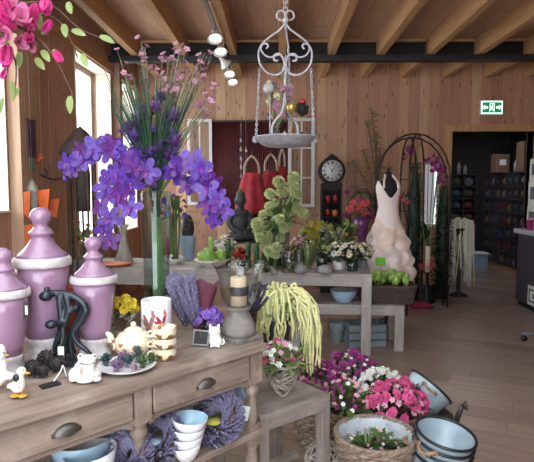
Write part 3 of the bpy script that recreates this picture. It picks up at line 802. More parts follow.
# taller wispy sprays with pink florets
m = MB(); n = 0
for i in range(46):
    a = rng.uniform(0, 2*PI) if i % 2 else rng.uniform(-.5, .5); sp = rng.uniform(.15, 1); hgt = rng.uniform(r*235, r*292)-sp*r*18
    b = V((0, 0, r*135)); e = V((math.cos(a)*r*58*sp+r*4, math.sin(a)*r*30*sp, hgt))
    pts = spline([b, b.lerp(e, .5)+V((0, 0, r*10)), e], 6); m.tube(pts, [r*.8*(1-.5*k/(len(pts)-1)) for k in range(len(pts))], 4)
    for k in range(5):
        q = pts[-1-(k*1)] if k else e; d = rdir(rng, .0); q2 = q+d*r*rng.uniform(3, 9); m.tube([q, q2], r*.3, 3)
        if n < 100 and k < 3: put('pink_floret', ME_t3, gr, q2, rot_to(d+V((0, -.4, .4)), k), rng.uniform(.8, 1.35)); n += 1
m.build('spray_stems', M_grassp, gr)['kind'] = 'stuff'

# ------------------------------------------------------------------ violet orchid sprays rising from the tall vase
def orchid(name, pts, lab, nfl, seed, start=.3, size=1.0, faces=(0, -1, .1)):
    t = thing(name, lab, 'orchid', vp+V((0, 0, r*4)), 0, 'violet orchid sprays')
    P = spline([V((0, 0, r*4)), V((0, 0, r*120))]+[at(x, y, vp.y+dy)-vp-V((0, 0, r*4)) for x, y, dy in pts], 7)
    MB().tube(P, [r*1.4*(1-.5*i/(len(P)-1)) for i in range(len(P))], 6).build('stem', M_stem, t)
    g = random.Random(seed); N = len(P)
    for i in range(nfl):
        f = start+(1-start)*(i+.3)/nfl; q = P[min(N-1, int(f*(N-1)))]; s = -1 if i % 2 else 1
        d = V((s*.75+g.uniform(-.3, .3), -.5+g.uniform(-.5, .2), g.uniform(-.35, .35))).normalized()
        o = q+d*r*g.uniform(4, 9); face = V(faces)+V((d.x*.5+g.uniform(-.35, .35), g.uniform(-.2, .4), g.uniform(-.4, .25)))
        st = put('flower', ME_orchid2 if (i*7+seed) % 3 == 0 else ME_orchid, t, o, rot_to(face, g.uniform(-.5, .5)), size*g.uniform(.85, 1.12)*(1-.25*max(0, (i-nfl*.7)/nfl*2)))
        MB().tube([V((0, 0, 0)), st.rotation_quaternion.inverted() @ (q-o)*.8], r*.45, 4).build('flower_stalk', M_stem, st)
    for i in range(4): put('bud', ME_orchid_bud, t, P[-1-i]+V((r*(i % 2*4-2), -r*2, 0)), rot_to((g.uniform(-1, 1), -.5, -.6), 0), 1.1-.15*i)
orchid('orchid_spray', [(146, 178, -.04), (130, 160, -.06), (104, 148, -.06), (82, 156, -.06), (68, 176, -.06)], 'violet orchid spray arching furthest out over the urns, below the thatched roof', 13, 3, .34)
orchid('orchid_spray', [(146, 182, -.02), (130, 168, -.05), (114, 178, -.05), (106, 196, -.05), (107, 222, -.05), (109, 242, -.05)], 'violet orchid spray hanging straight down between the two taller urns', 11, 8, .36)
orchid('orchid_spray', [(146, 182, -.1), (136, 166, -.16), (124, 176, -.18), (126, 196, -.18), (130, 212, -.18)], 'short violet orchid spray drooping right beside the glass vase', 7, 13, .4)
orchid('orchid_spray', [(168, 182, -.04), (182, 164, -.08), (198, 170, -.1), (210, 186, -.1), (217, 206, -.1), (221, 222, -.1)], 'violet orchid spray arching towards the stone buddha head', 12, 21, .36)
orchid('orchid_spray', [(168, 180, -.02), (180, 166, -.03), (192, 174, -.03), (194, 190, -.03)], 'short violet orchid spray hanging above the grey oval stone', 6, 34, .4)

# ------------------------------------------------------------------ lavender bouquet, slate sign, purple flowers
M_burg = mat('burgundy paper', (104, 44, 66), .6, var=.3, scale=20)
p = on(193, 338, CT); r = msz(1.22, p); t = thing('lavender_bouquet', 'bunch of dried lavender leaning beside the jar in burgundy paper', 'bouquet', p)
g = random.Random(4); m = MB()
for i in range(110):
    a = g.uniform(0, 2*PI); q = math.sqrt(g.uniform(0, 1)); b = V((math.cos(a)*r*5*q+r*2, math.sin(a)*r*5*q, r*2)); e = V((math.cos(a)*r*13*q-r*9, math.sin(a)*r*9*q-r*2, r*g.uniform(34, 56)))
    lavsprig(m, b.lerp(e, .25), e-b, (e-b).length*.75, r*1.8, g)
m.build('lavender_spikes', M_lav, t)['kind'] = 'stuff'
w = MB(); n1 = 24; vs, fs = [], []
for j in range(7):
    f = j/6
    for i in range(n1+1):
        a = -1.2+3.6*i/n1; q = r*(4+12*f)*(1+.07*math.sin(7*a)); vs.append((math.cos(a)*q+r*(3+2*f), math.sin(a)*q*.7+r*2, r*(1+43*f+3*math.sin(5*a)*f)))
for j in range(6):
    for i in range(n1): k = j*(n1+1)+i; fs.append((k, k+1, k+n1+2, k+n1+1))
w.add(vs, fs).build('wrapping_paper', M_burg, t)

p = on(200, 347, CT); r = msz(1, p); t = thing('slate_sign', 'tiny black slate sign with a silvery twisted border, between lavender and white cat', 'sign', p, -.25)
sl = MB(); sl.M = Matrix.Rotation(-.35, 4, 'X'); sl.box((0, 0, r*9), (r*15, r*1, r*13)); sl.build('slate', M_tagb, t)
b = MB(); b.M = Matrix.Rotation(-.35, 4, 'X')
cs = [(-8, 2), (8, 2), (8, 16), (-8, 16)]; M_silver = mat('tarnished silver', (160, 160, 160), .4, .6)
for i in range(4):
    x0, z0 = cs[i]; x1, z1 = cs[(i+1) % 4]
    for k in range(9): f = k/9; b.ball((r*(x0+(x1-x0)*f), -r*.4, r*(z0+(z1-z0)*f)), r*1.15, 7, 5)
b.build('beaded_border', M_silver, t)
MB().tube([(0, r*1.5, r*14), (0, r*8, r*.5)], r*.8, 6).build('prop', M_pewter, t)
p = on(209, 338, CT); r = msz(1, p); t = thing('potted_statice', 'bright violet statice in a small dark pot behind the white cat', 'plant', p)
MB().lathe([(r*5, 0), (r*6.5, r*9), (r*7, r*9), (r*6, r*8), (0, r*8)], 20).build('pot', M_blackg, t)
bush(40, (0, 0, r*15), (r*9, r*7, r*7), r*8, r*3, 5).build('foliage', M_leafd, t)
blooms(t, [ME_stat], 24, (-r*1, 0, r*17), (r*13, r*9, r*14), 6, -.2, 'statice_head', (.75, 1.0))
blooms(t, [ME_ypom], 4, (-r*3, 0, r*26), (r*8, r*5, r*6), 9, .0, 'yellow_head', (.3, .4))

# ------------------------------------------------------------------ hurricane lamp
hp = on(239, 339, CT); r = msz(1, hp)
M_stone = mat('grey weathered pedestal', (128, 122, 116), .75, c2=(100, 94, 90), scale=24, bump=.25)
M_hglass = glass('lamp glass', (244, 246, 245), .7)
M_wax = mat('ivory wax', (232, 204, 176), .5, var=.1)
t = thing('hurricane_lamp', 'flared glass hurricane lamp on a grey square pedestal with an ivory candle', 'lamp', hp, CA)
MB().box((0, 0, r*2.5), (r*33, r*33, r*5)).build('plinth', M_stone, t, .003)
MB().lathe([(r*17, r*5), (r*17.5, r*9), (r*16.5, r*15), (r*13, r*22), (r*9.5, r*28), (r*11.5, r*31), (r*13, r*33)], 28).build('pedestal', M_stone, t)
MB().lathe([(r*7, r*31.5), (r*12, r*33), (r*17, r*40), (r*19, r*52), (r*20.5, r*64), (r*24, r*72), (r*27, r*75.5), (r*27, r*76.5), (r*23.4, r*73), (r*19.8, r*64), (r*18.3, r*52), (r*16.3, r*41), (r*11, r*34.5), (0, r*34)], 40).build('glass_bowl', M_hglass, t)
t2 = thing('pillar_candle', 'ivory pillar candle with a dark band inside the hurricane lamp', 'candle', hp+V((0, 0, r*34.6)))
MB().lathe([(r*8.2, 0), (r*8.2, r*27.5), (r*7.4, r*28.5), (0, r*27.5)], 28).build('wax', M_wax, t2)
MB().lathe([(r*8.35, r*10), (r*8.35, r*19)], 28, cap=False).build('band', mat('charcoal ribbon', (58, 58, 70), .6), t2)
MB().tube([(0, 0, r*27), (r*.4, 0, r*31)], r*.4, 5).build('wick', M_blackg, t2)

# dusky lavender bunch standing behind the lamp
p = on(259, 331, CT)
p = C(.01, .3); p = on(250, 326, CT); r = msz(1, p); t = thing('lavender_bunch', 'dusky dried lavender standing in a pewter cup behind the hurricane lamp', 'bouquet', p)
MB().lathe([(r*6, 0), (r*7.5, r*16), (r*8, r*16), (r*7, r*14), (0, r*14)], 20).build('cup', M_pewter, t)
g = random.Random(14); m = MB()
for i in range(70):
    a = g.uniform(0, 2*PI); q = math.sqrt(g.uniform(0, 1)); b = V((math.cos(a)*r*5*q, math.sin(a)*r*5*q, r*12)); e = V((math.cos(a)*r*19*q, math.sin(a)*r*12*q, r*g.uniform(26, 46)))
    lavsprig(m, b, e-b, (e-b).length, r*2, g)
m.build('lavender_spikes', M_lavd, t)['kind'] = 'stuff'

# glass dish with yellow flowers, small glasses
p = on(124, 347, CT); r = msz(1, p); t = thing('footed_bowl', 'clear footed glass bowl of yellow flowers behind the teapot', 'bowl', p)
MB().lathe([(r*8, 0), (r*8, r*1), (r*2, r*3), (r*1.5, r*20), (r*5, r*24), (r*12, r*30), (r*14, r*36), (r*13.4, r*36), (r*11, r*31), (0, r*26)], 28).build('bowl', M_hglass, t)
b = bush(30, (0, 0, r*38), (r*10, r*9, r*5), r*8, r*4, 5); b.build('foliage', M_leafd, t)
blooms(t, [ME_ypom], 14, (0, 0, r*38), (r*11, r*10, r*11), 6, .0, 'yellow_bloom', (.55, .8))
p = on(111, 350, CT); r = msz(1, p); t = thing('glass_jar', 'small clear glass jar standing between the lilac urn and the teapot', 'jar', p)
MB().lathe([(r*5.5, 0), (r*6, r*1), (r*6, r*16), (r*4.5, r*19), (r*5.2, r*22), (r*4.8, r*22), (r*4.2, r*19), (r*5.6, r*15), (r*5.5, r*2), (0, r*2)], 24).build('body', M_hglass, t)
MB().ball((0, 0, r*24), r*3.2).build('stopper', M_hglass, t)

p = on(70, 352, CT); r = msz(1, p); t = thing('paper_cone', 'orange paper cone standing between two lilac urns behind the dark sculpture', 'cone', p)
MB().lathe([(0, r*.5), (r*6, r*34), (r*8.5, r*52), (r*9, r*66), (r*8.6, r*66), (r*6, r*36), (0, r*4)], 20, cap=False).build('paper', mat('glossy orange paper', (232, 92, 44), .4), t); MB().lathe([(r*6, 0), (r*5, r*3), (r*2.5, r*14), (r*1.5, r*14), (0, r*10)], 16).build('stand', M_pewter, t)
# ------------------------------------------------------------------ things on the console's lower shelf
M_lv1 = M_lav
def wreath(px, py, rpx, lab, lean=.35, yaw=0, tube=.4, seed=1, centre=None):
    p = on(px, py, SH)+cn*.035; R = msz(rpx, p); t = thing('lavender_wreath', lab, 'wreath', p, yaw, 'lavender wreaths on the lower shelf')
    Ri = R*(1-tube*.7); A = Matrix.Rotation(PI/2-lean, 3, 'X'); c = V((0, math.sin(lean)*R, R*math.cos(lean)))
    MB().ring(c, Ri, R*tube*.3, 32, 8, A).build('twig_ring', M_twig, t)
    g = random.Random(seed); m = MB()
    for i in range(620):
        a = g.uniform(0, 2*PI); b = g.uniform(0, 2*PI); rad = V((math.cos(a), math.sin(a), 0)); tan = V((-math.sin(a), math.cos(a), 0)); o = rad*math.cos(b)+V((0, 0, 1))*math.sin(b)
        q = rad*Ri+o*R*tube*.35; lavsprig(m, c+A @ q, A @ (tan*1.0+o*.7+rad*.2), R*.34, R*.055, g)
    m.build('lavender_sprigs', M_lv1, t)['kind'] = 'stuff'
    if centre: MB().lathe([(0, 0), (R*.35, .002), (R*.36, .008), (0, .012)], 20).build('hanging_disc', centre, t).location = c+V((0, -R*.28, -R*.05))
    return t
M_bluec = mat('pale blue glaze', (170, 202, 222), .3, var=.08, coat=.3)
M_whitec = mat('white glaze', (228, 226, 228), .35, var=.06, coat=.3)
M_olive = mat('mossy yellow card', (172, 160, 66), .7)
wreath(216, 450, 29, 'lavender wreath leaning at the open end of the lower shelf beside the white bowls', .6, -.35, .72, 2, M_olive)
wreath(153, 470, 28, 'lavender wreath with a pale blue disc, between the centre leg and the white bowls', .6, -.5, .6, 3, M_bluec)
wreath(124, 486, 27, 'lavender wreath on the other side of the centre leg, beside the blue basin', .6, -.5, .7, 4)
def bowl(p, R, h, m_out, m_in, name, lab, cat, group=None, tilt=(0, 0, 0)):
    t = thing(name, lab, cat, p, 0, group); t.rotation_euler = tilt
    MB().lathe([(R*.45, 0), (R*.5, h*.04), (R*.8, h*.45), (R, h), (R*.985, h*1.02), (R*.96, h)], 36, cap=True).build('outer_shell', m_out, t) if False else None
    a = MB(); a.lathe([(0, .002), (R*.45, 0), (R*.5, h*.04), (R*.82, h*.45), (R, h*.98), (R*.985, h)], 36, cap=False); a.build('shell', m_out, t)
    MB().lathe([(R*.985, h), (R*.955, h*.97), (R*.77, h*.46), (R*.46, h*.1), (0, h*.07)], 36, cap=False).build('inside', m_in, t)
    return t
p = on(187, 459, SH); R = msz(18, p)
for i, lab in enumerate(('bottom white bowl of the stack on the lower shelf', 'second white bowl up in the stack on the lower shelf', 'third white bowl up in the stack on the lower shelf', 'top bowl of the white stack, pale blue inside')):
    bowl(p+V((.003*i, 0, i*R*.5)), R*(.88+.04*i), R*.9, M_whitec, M_bluec, 'bowl', lab, 'bowl', 'stacked white bowls', (0, .05*(i-1.5), 0))
p = on(82, 470, SH); bowl(p, msz(32, p), msz(36, p), M_bluec, M_bluec, 'basin', 'wide pale blue basin on the lower shelf under the larger drawer pull', 'basin')
p = on(95, 482, SH); bowl(p, msz(26, p), msz(33, p), M_whitec, M_whitec, 'bowl', 'white bowl standing in front of the pale blue basin', 'bowl', None, (0, -.12, 0))
p = on(36, 500, SH); bowl(p, msz(15, p), msz(24, p), M_bluec, M_bluec, 'bowl', 'small blue bowl at the far end of the lower shelf in the shade', 'bowl')
p = C(.1, .24, .0); q = at(242, 391, p.y)
t = thing('hanging_cup', 'pale blue cup hanging upside down from a hook under the console', 'cup', q)
r = msz(1, q); MB().lathe([(r*8, -r*5.5), (r*8.3, -r*5), (r*7.6, r*2), (r*5, r*5.5), (0, r*6.5)], 24, cap=False).build('body', M_bluec, t); MB().tube([(0, 0, r*6), (0, 0, .7-q.z+.03)], .0016, 5).build('hook', M_pewter, t)
p = C(.03, -.012, 0); q = at(243, 413, p.y); t = thing('price_tag', 'square white price tag on a string below the end of the console', 'tag', q, .2); r = msz(1, q)
m = MB(); m.M = Matrix.Rotation(.25, 4, 'Y'); m.box((0, 0, 0), (r*13, r*.5, r*15)); m.build('card', M_paper, t, .001); MB().tube([(0, 0, r*7), (-r*1, 0, .672-q.z)], .001, 5).build('string', M_string, t)

# ------------------------------------------------------------------ low stool and what stands on it
SZ = .5
M_grey = wood('grey limed oak', (176, 169, 163), (142, 135, 129), axis=0, wear=(192, 186, 180))
M_greyz = wood('grey limed oak upright', (176, 169, 163), (142, 135, 129), axis=2, wear=(192, 186, 180))
M_stool = wood('grey-brown limed oak', (146, 134, 126), (108, 98, 92), axis=0, wear=(162, 152, 144))
M_stoolz = wood('grey-brown limed oak upright', (146, 134, 126), (108, 98, 92), axis=2, wear=(162, 152, 144))
def parsons(name, lab, cat, A, ang, Lx, Ly, h, th, lg, group=None, M_grey=M_grey, M_greyz=M_greyz):
    """Square-legged table; A is the front right corner, local x runs to it."""
    t = thing(name, lab, cat, (A.x, A.y, 0), ang, group)
    MB().box((-Lx/2, Ly/2, h-.015), (Lx, Ly, .03)).build('tabletop', M_grey, t, .004)
    for y in (.014, Ly-.014): MB().box((-Lx/2, y, h-.03-th/2), (Lx-2*lg, .026, th)).build('apron', M_grey, t, .002)
    for x in (-.014, -Lx+.014): MB().box((x, Ly/2, h-.03-th/2), (.026, Ly-2*lg, th)).build('apron', M_grey, t, .002)
    for x in (-lg/2, -Lx+lg/2):
        for y in (lg/2, Ly-lg/2): MB().box((x, y, (h-.03)/2), (lg, lg, h-.03)).build('leg', M_greyz, t, .004)
    return t
A = on(330.5, 394, SZ); B = on(262, 416.5, SZ); d = A-B; SA = math.atan2(d.y, d.x)
st = parsons('side_table', 'low grey square-legged side table beside the console, with a heart basket on top', 'table', A, SA, d.length+.01, .42, SZ, .045, .052, None, M_stool, M_stoolz)
MB().box((-(d.length)/2, .21, .12), (d.length-.08, .03, .03)).build('stretcher', M_stool, st, .002)

def wicker(name, lab, p, R0, R1, h, m_, group=None, rows=13, handles=False, liner=None, cat='basket', stakes=22, seed=0):
    t = thing(name, lab, cat, p, 0, group); m = MB()
    n = stakes*4
    for j in range(rows):
        f = (j+.5)/rows; R = R0+(R1-R0)*f**.8; rr = h/rows*.56; pts = []
        for i in range(n):
            a = 2*PI*i/n; s = math.sin(a*stakes/2*1.0+PI*(j % 2))*rr*.55; pts.append((math.cos(a)*(R+s), math.sin(a)*(R+s), h*f))
        m.tube(pts, rr, 5, True)
    m.build('weave', m_, t)
    s = MB()
    for i in range(stakes):
        a = 2*PI*(i+.5)/stakes; s.tube([(math.cos(a)*R0, math.sin(a)*R0, 0), (math.cos(a)*(R0+(R1-R0)*.57), math.sin(a)*(R0+(R1-R0)*.57), h*.5), (math.cos(a)*R1, math.sin(a)*R1, h)], h/rows*.42, 5)
    s.build('stakes', m_, t)
    rb = MB(); N = 60
    for k in range(3): rb.tube([(math.cos(2*PI*i/N)*(R1+.006*math.cos(i*1.257+k*2.09)), math.sin(2*PI*i/N)*(R1+.006*math.cos(i*1.257+k*2.09)), h+.004+.007*math.sin(i*1.257+k*2.09)) for i in range(N)], .0075, 5, True)
    rb.build('braided_rim', m_, t)
    MB().lathe([(0, .004), (R0*.97, .004), (R0*.97, .016), (0, .016)], 24, cap=False).build('base', m_, t)
    if liner: MB().lathe([(R0*.9, .02), (R0+(R1-R0)*.55-.012, h*.5), (R1-.012, h*.98), (R1-.004, h+.012), (R1-.018, h*.96), (R0+(R1-R0)*.55-.016, h*.5)], 40, cap=False, wob=lambda a, z: .012*math.sin(9*a+z*40)).build('liner', liner, t)
    if handles:
        for s in (-1, 1): MB().tube(spline([(s*R1, -.05, h-.01), (s*(R1+.02), -.045, h+.05), (s*(R1+.025), 0, h+.07), (s*(R1+.02), .045, h+.05), (s*R1, .05, h-.01)], 5), .009, 6).build('handle', m_, t)
    return t
M_wick = mat('grey wicker', (150, 132, 114), .75, c2=(112, 96, 82), scale=40)
M_wickb = mat('brown wicker', (120, 92, 72), .75, c2=(86, 64, 50), scale=40)
M_wickw = mat('whitewashed wicker', (182, 172, 162), .75, c2=(142, 130, 120), scale=40)
M_soil = mat('potting soil', (52, 42, 36), .95)
M_film = film('cellophane')

# heart-shaped basket of white twigs with pink flowers
p = on(283, 397, SZ); r = msz(1, p); t = thing('heart_basket', 'heart-shaped basket of whitewashed twigs with pink flowers on the low table', 'basket', p, .25)
g = random.Random(9)
def hrt(u, z):                                                             # heart front half-width at height z (0 tip .. 1 top)
    return (math.sin(z*PI*.5)**.75)
m = MB()
for i in range(44):
    z0, z1 = sorted((g.uniform(0, .5), g.uniform(.35, 1))); s0, s1 = g.choice((-1, 1)), g.choice((-1, 1)); pts = []
    for k in range(6):
        f = k/5; z = z0+(z1-z0)*f; u = (s0*(1-f)+s1*f)*g.uniform(.85, 1.05); w_ = hrt(u, z)*r*17; y = -math.sqrt(max(0, 1-u*u*.95))*w_*.6*(1 if i % 2 else -1); pts.append((u*w_, y, r*(2+31*z)))
    m.tube(pts, r*.5, 5)
m.build('twig_lattice', M_wickw, t)
m = MB()
for k in range(3): m.tube([(math.cos(a)*r*17.5, math.sin(a)*r*10.5, r*(33+1.2*math.cos(2*a)+k*.7)) for a in [2*PI*i/30 for i in range(30)]], r*.6, 5, True)
m.tube(spline([(-r*17, 0, r*33), (-r*13, 0, r*16), (0, 0, r*1), (r*13, 0, r*16), (r*17, 0, r*33)], 6), r*.8, 6); m.build('heart_rim', M_wickw, t)
bush(60, (0, 0, r*34), (r*16, r*10, r*12), r*14, r*5, 4).build('foliage', M_leafp, t)
bush(14, (r*3, -r*4, r*30), (r*10, r*6, r*12), r*26, r*6, 14, 0, .3).build('arching_leaves', M_leaf, t)
blooms(t, [ME_pale5, ME_hot5, ME_wht5], 44, (-r*3, 0, r*38), (r*20, r*12, r*22), 6, -.1, 'blossom', (.8, 1.15))

# hanging yellow amaranth in a dark vase on the low table
p = on(276, 376, SZ); t = thing('amaranth_vase', 'tall dark vase on the low table holding yellow-green trailing amaranth', 'vase', p); r = msz(1, p)
MB().lathe([(r*9, 0), (r*10, r*1), (r*11, r*20), (r*13, r*44), (r*15, r*58), (r*14.6, r*59), (r*12.4, r*44), (r*9, r*8), (0, r*8)], 28).build('body', mat('charcoal glaze', (46, 46, 54), .4), t)
t = thing('trailing_amaranth', 'yellow-green trailing amaranth spilling from the dark vase', 'plant', p+V((0, 0, r*50)))
M_am = mat('yellow-green amaranth tassel', (224, 220, 166), .75, c2=(200, 196, 132), scale=120)
def tassel(m, pts, r0, rng):
    P = spline(pts, 5); n = len(P); m.tube(P, [r0*(.55+.45*math.sin(PI*min(1, (i+1)/n*1.1)))*(1.25 if i % 2 else .8) for i in range(n)], 6)
g = random.Random(31)
for i in range(100):
    a = g.uniform(0, 2*PI); s = g.uniform(.3, 1)**.7
    if i < 26: a = g.uniform(-.9, .5)
    elif i > 60: a = g.uniform(1.6, 4.8)
    ex = math.cos(a)*r*(30 if i < 61 else 23)*s+(r*14 if i < 26 else r*4); ey = math.sin(a)*r*22*s; top = r*g.uniform(26, 52)*(1-.3*s); drop = g.uniform(.3, 1)*(r*60 if i < 26 else r*26)
    m = MB(); tassel(m, [(0, 0, r*4), (ex*.45+g.uniform(-3, 3)*r, ey*.45, top), (ex*.85+g.uniform(-3, 3)*r, ey*.85, top*.85), (ex+g.uniform(-2, 2)*r, ey, top*.4), (ex*1.04+g.uniform(-3, 3)*r, ey*1.03, top*.4-drop*.5), (ex*1.05, ey*1.04, top*.4-drop)], r*1.45, g)
    m.build('flower_tassel', M_am, t)
bush(26, (0, 0, r*16), (r*20, r*14, r*10), r*16, r*6, 2).build('foliage', M_leafp, t)

# ------------------------------------------------------------------ baskets of flowers on the floor
def potplant(px, py_rim, Y, h, R0, R1, lab, meshes, nb, br, seed, basket=M_wick, name='flower_basket', fol=M_leafd, nf=70, bup=.06, s=(.8, 1.2), liner=None, cat='basket', zmin=-.15):
    c = at(px, py_rim, Y); p = V((c.x, c.y, 0)); t = wicker(name, lab, p, R0, R1, h, basket, 'flower baskets on the floor', liner=liner)
    MB().lathe([(0, h*.86), (R1*.9, h*.86), (R1*.88, h*.8)], 24, cap=False).build('soil', M_soil, t)
    bush(nf, (0, 0, h+bup*.5), (br[0]*.9, br[1]*.9, br[2]*.8), .07, .028, seed).build('foliage', fol, t)
    blooms(t, meshes, nb, (0, 0, h+bup), br, seed+1, zmin, 'blossom', s)
    return t
potplant(316, 408, 3.0, .27, .095, .135, 'tall grey wicker basket of fuchsia blossoms behind the low side table', [ME_fuch5, ME_fpom, ME_pale5], 95, (.17, .15, .2), 51, s=(.75, 1.15))
potplant(350, 398, 3.3, .24, .1, .13, 'wicker basket of fuchsia blossoms behind the pink and white ones', [ME_fuch5, ME_fpom, ME_fuch5, ME_wht5], 80, (.17, .14, .17), 52, M_wickb, s=(.7, 1.1))
potplant(346, 413, 2.8, .28, .085, .11, 'small brown wicker basket of mixed pink and white blossoms', [ME_pale5, ME_wht5, ME_pale5, ME_pale5, ME_fuch5], 56, (.12, .12, .14), 53, M_wickb, s=(.6, .95), fol=M_leaf)
potplant(380, 407, 3.08, .22, .1, .12, 'wicker basket of white carnations behind the hot pink flowers', [ME_wpom, ME_wpom, ME_wht5], 60, (.14, .11, .16), 54, M_wickb, s=(.75, 1.05), fol=M_leaf)
potplant(396, 420, 2.8, .26, .09, .12, 'brown basket overflowing with hot pink blossoms next to the zinc buckets', [ME_hot5, ME_hotpom, ME_hot5, ME_pale5, ME_pale5], 110, (.17, .13, .135), 55, M_wickb, s=(.85, 1.3), zmin=-.35)
c = at(375, 434, 2.5)
t = wicker('wicker_basket', 'large round grey wicker basket lined with clear film, nearest on the floor', V((c.x, c.y, 0)), .135, .195, c.z, M_wick, 'flower baskets on the floor', rows=17, liner=M_film, stakes=26)
t2 = thing('flower_tray', 'low tray of green plants with tiny pink and white blossoms inside the film-lined basket', 'plant', V((c.x, c.y, c.z*.56)))
MB().lathe([(.12, 0), (.13, .05), (.12, .055), (0, .05)], 24).build('pot', M_soil, t2)
bush(120, (0, -.01, .07), (.13, .12, .05), .05, .02, 8, -.1).build('foliage', M_leaf, t2)
bush(60, (-.06, -.07, .08), (.05, .04, .04), .07, .008, 18, 0, .2).build('grass_tuft', M_stem, t2)
blooms(t2, [ME_pale5, ME_wht5, ME_pale5, ME_fuch5], 44, (0, 0, .06), (.15, .13, .085), 8, .05, 'blossom', (.45, .75))

# whitewashed twig ball
q = at(324, 461, 2.62); R = msz(18.5, q); g = random.Random(7); m = MB()
for i in range(26):
    A = rot_to(rdir(g)).to_matrix(); k = g.uniform(.93, 1.03); m.ring((0, 0, 0), R*k, .0045, 30, 5, A)
zb = max(q.z, R)
o = m.build('twig_ball', M_wickw); o.location = (q.x, q.y, R*1.03); tag(o, 'whitewashed twig ball on the floor in front of the low side table', 'ball')

# ------------------------------------------------------------------ zinc buckets with rope handles
M_zinc = mat('pale blue-grey enamel', (174, 190, 198), .45, .1, c2=(148, 166, 176), scale=8, coat=.2)
M_rim = mat('black enamel rim', (30, 34, 38), .4)
M_rope = mat('jute rope', (166, 136, 104), .9, c2=(126, 98, 72), scale=90)
def bucket(name, lab, p, R, h, q, handles=True, group='zinc buckets', yaw=0):
    t = thing(name, lab, 'bucket', p, 0, group); t.rotation_mode = 'QUATERNION'; t.rotation_quaternion = q
    MB().lathe([(0, 0), (R*.68, 0), (R*.7, .004), (R, h)], 40, cap=False).build('outside', M_zinc, t)
    MB().lathe([(R*.985, h), (R*.68, .008), (0, .007)], 40, cap=False).build('inside', M_zinc, t)
    MB().ring((0, 0, h), R, .0075, 44, 7).build('rim', M_rim, t)
    if handles:
        for s in (0, PI):
            a = s+yaw; e = V((math.cos(a), math.sin(a), 0)); f = V((-math.sin(a), math.cos(a), 0)); hm = MB()
            P = spline([e*R*.97+f*.045+V((0, 0, h*.82)), e*R*1.12+f*.042+V((0, 0, h*.84)), e*R*1.3+f*.02+V((0, 0, h*.78)), e*R*1.3-f*.02+V((0, 0, h*.78)), e*R*1.12-f*.042+V((0, 0, h*.84)), e*R*.97-f*.045+V((0, 0, h*.82))], 6)
            for k in range(2): hm.tube([v+V((math.cos(i*1.1+k*PI), math.sin(i*1.1+k*PI), math.sin(i*1.1+k*PI)))*.004 for i, v in enumerate(P)], .006, 6)
            hm.build('rope_handle', M_rope, t)
    return t
c = at(446, 433, 2.42); ax = V((.15, -.13, 1)).normalized(); R = msz(29, c)
hh = .2; base = c-ax*hh
for i, lab in enumerate(('pale zinc bucket on top of the nested stack, open towards the room', 'second zinc bucket in the nested stack, only its dark rim and band showing', 'third zinc bucket down in the nested stack', 'bottom zinc bucket of the nested stack, resting on the floor')):
    b_ = base-ax*.036*i
    bucket('zinc_bucket', lab, b_+V((0, 0, 0)), R*(1-.0*i), hh, rot_to(ax), i in (0, 2), yaw=(3.85, 0, -.45, 0)[i])
zl = (base-ax*.108).z
crate = thing('low_crate', 'low dark wooden crate under the nested zinc buckets', 'crate', V((base.x+.01, base.y+.03, 0)))
c2 = at(427, 400, 2.95); R2 = msz(25, c2)
tb = bucket('zinc_bucket', 'zinc bucket tipped on its side behind the nested stack', c2+V((-.09, .03, -.09)), R2*.95, .2, rot_to((.6, .2, .62)), True, yaw=1.2)
q = at(462, 406, 2.85); t = thing('watering_can', 'grey zinc watering can lying behind the buckets, its spout rose pointing out', 'watering can', V((q.x-.1, q.y+.1, 0)))
MB().lathe([(0, 0), (.085, 0), (.09, .01), (.085, .2), (.06, .22), (.055, .2), (0, .19)], 28).build('body', M_pewter, t)
d0 = V((.08, -.02, .08)); d1 = q-V((q.x-.1, q.y+.1, 0)); MB().tube([d0, d0.lerp(d1, .5)+V((0, 0, .02)), d1], [.02, .016, .012], 10).build('spout', M_pewter, t)
ro = MB().lathe([(.012, 0), (.026, .022), (.027, .028), (0, .03)], 18).build('spout_rose', M_pewter, t); ro.location = d1; ro.rotation_mode = 'QUATERNION'; ro.rotation_quaternion = rot_to((1, -.3, .2))
zt = zl-.055
M_crate = wood('dark crate board', (74, 60, 52), (52, 42, 38), axis=0)
for k in range(5): MB().box((-.12+.06*k, 0, max(.03, zt)-.008), (.052, .27, .014)).build('top_board', M_crate, crate)
for s in (-1, 1):
    MB().box((0, s*.125, max(.03, zt)/2-.01), (.28, .016, max(.03, zt)-.02)).build('side_board', M_crate, crate)
# ------------------------------------------------------------------ long display tables
TZ = .745
A = on(372, 274.5, TZ); B = on(259, 272.0, TZ); d = A-B; TA = math.atan2(d.y, d.x)
parsons('display_table', 'long grey square-legged display table crowded with vases, jars and primroses', 'table', A, TA, d.length+.12, .78, TZ, .085, .088)
A2 = on(243, 270, TZ); parsons('display_table', 'grey display table carrying the green apples and the oval stone', 'table', V((A2.x, A2.y, 0)), TA*.5, 1.65, .78, TZ, .125, .088)
BZ = .43
A3 = on(404.5, 306, BZ)
parsons('bench', 'low grey bench tucked behind the long display table, holding a wicker tray and blue bowl', 'bench', A3, TA*.6, 1.05, .46, BZ, .065, .085)
p = on(343.5, 302, BZ); bowl(p, msz(13.5, p), msz(12.5, p), M_bluec, M_whitec, 'bowl', 'pale blue footed bowl on the low bench under the display table', 'bowl')
t = thing('wooden_crate', 'small blue-grey slatted crate on the floor under the low bench', 'crate', on(366, 347, 0)+V((0, .1, 0)), .1)
M_crateb = wood('blue-grey painted crate', (126, 138, 146), (100, 112, 120), axis=0)
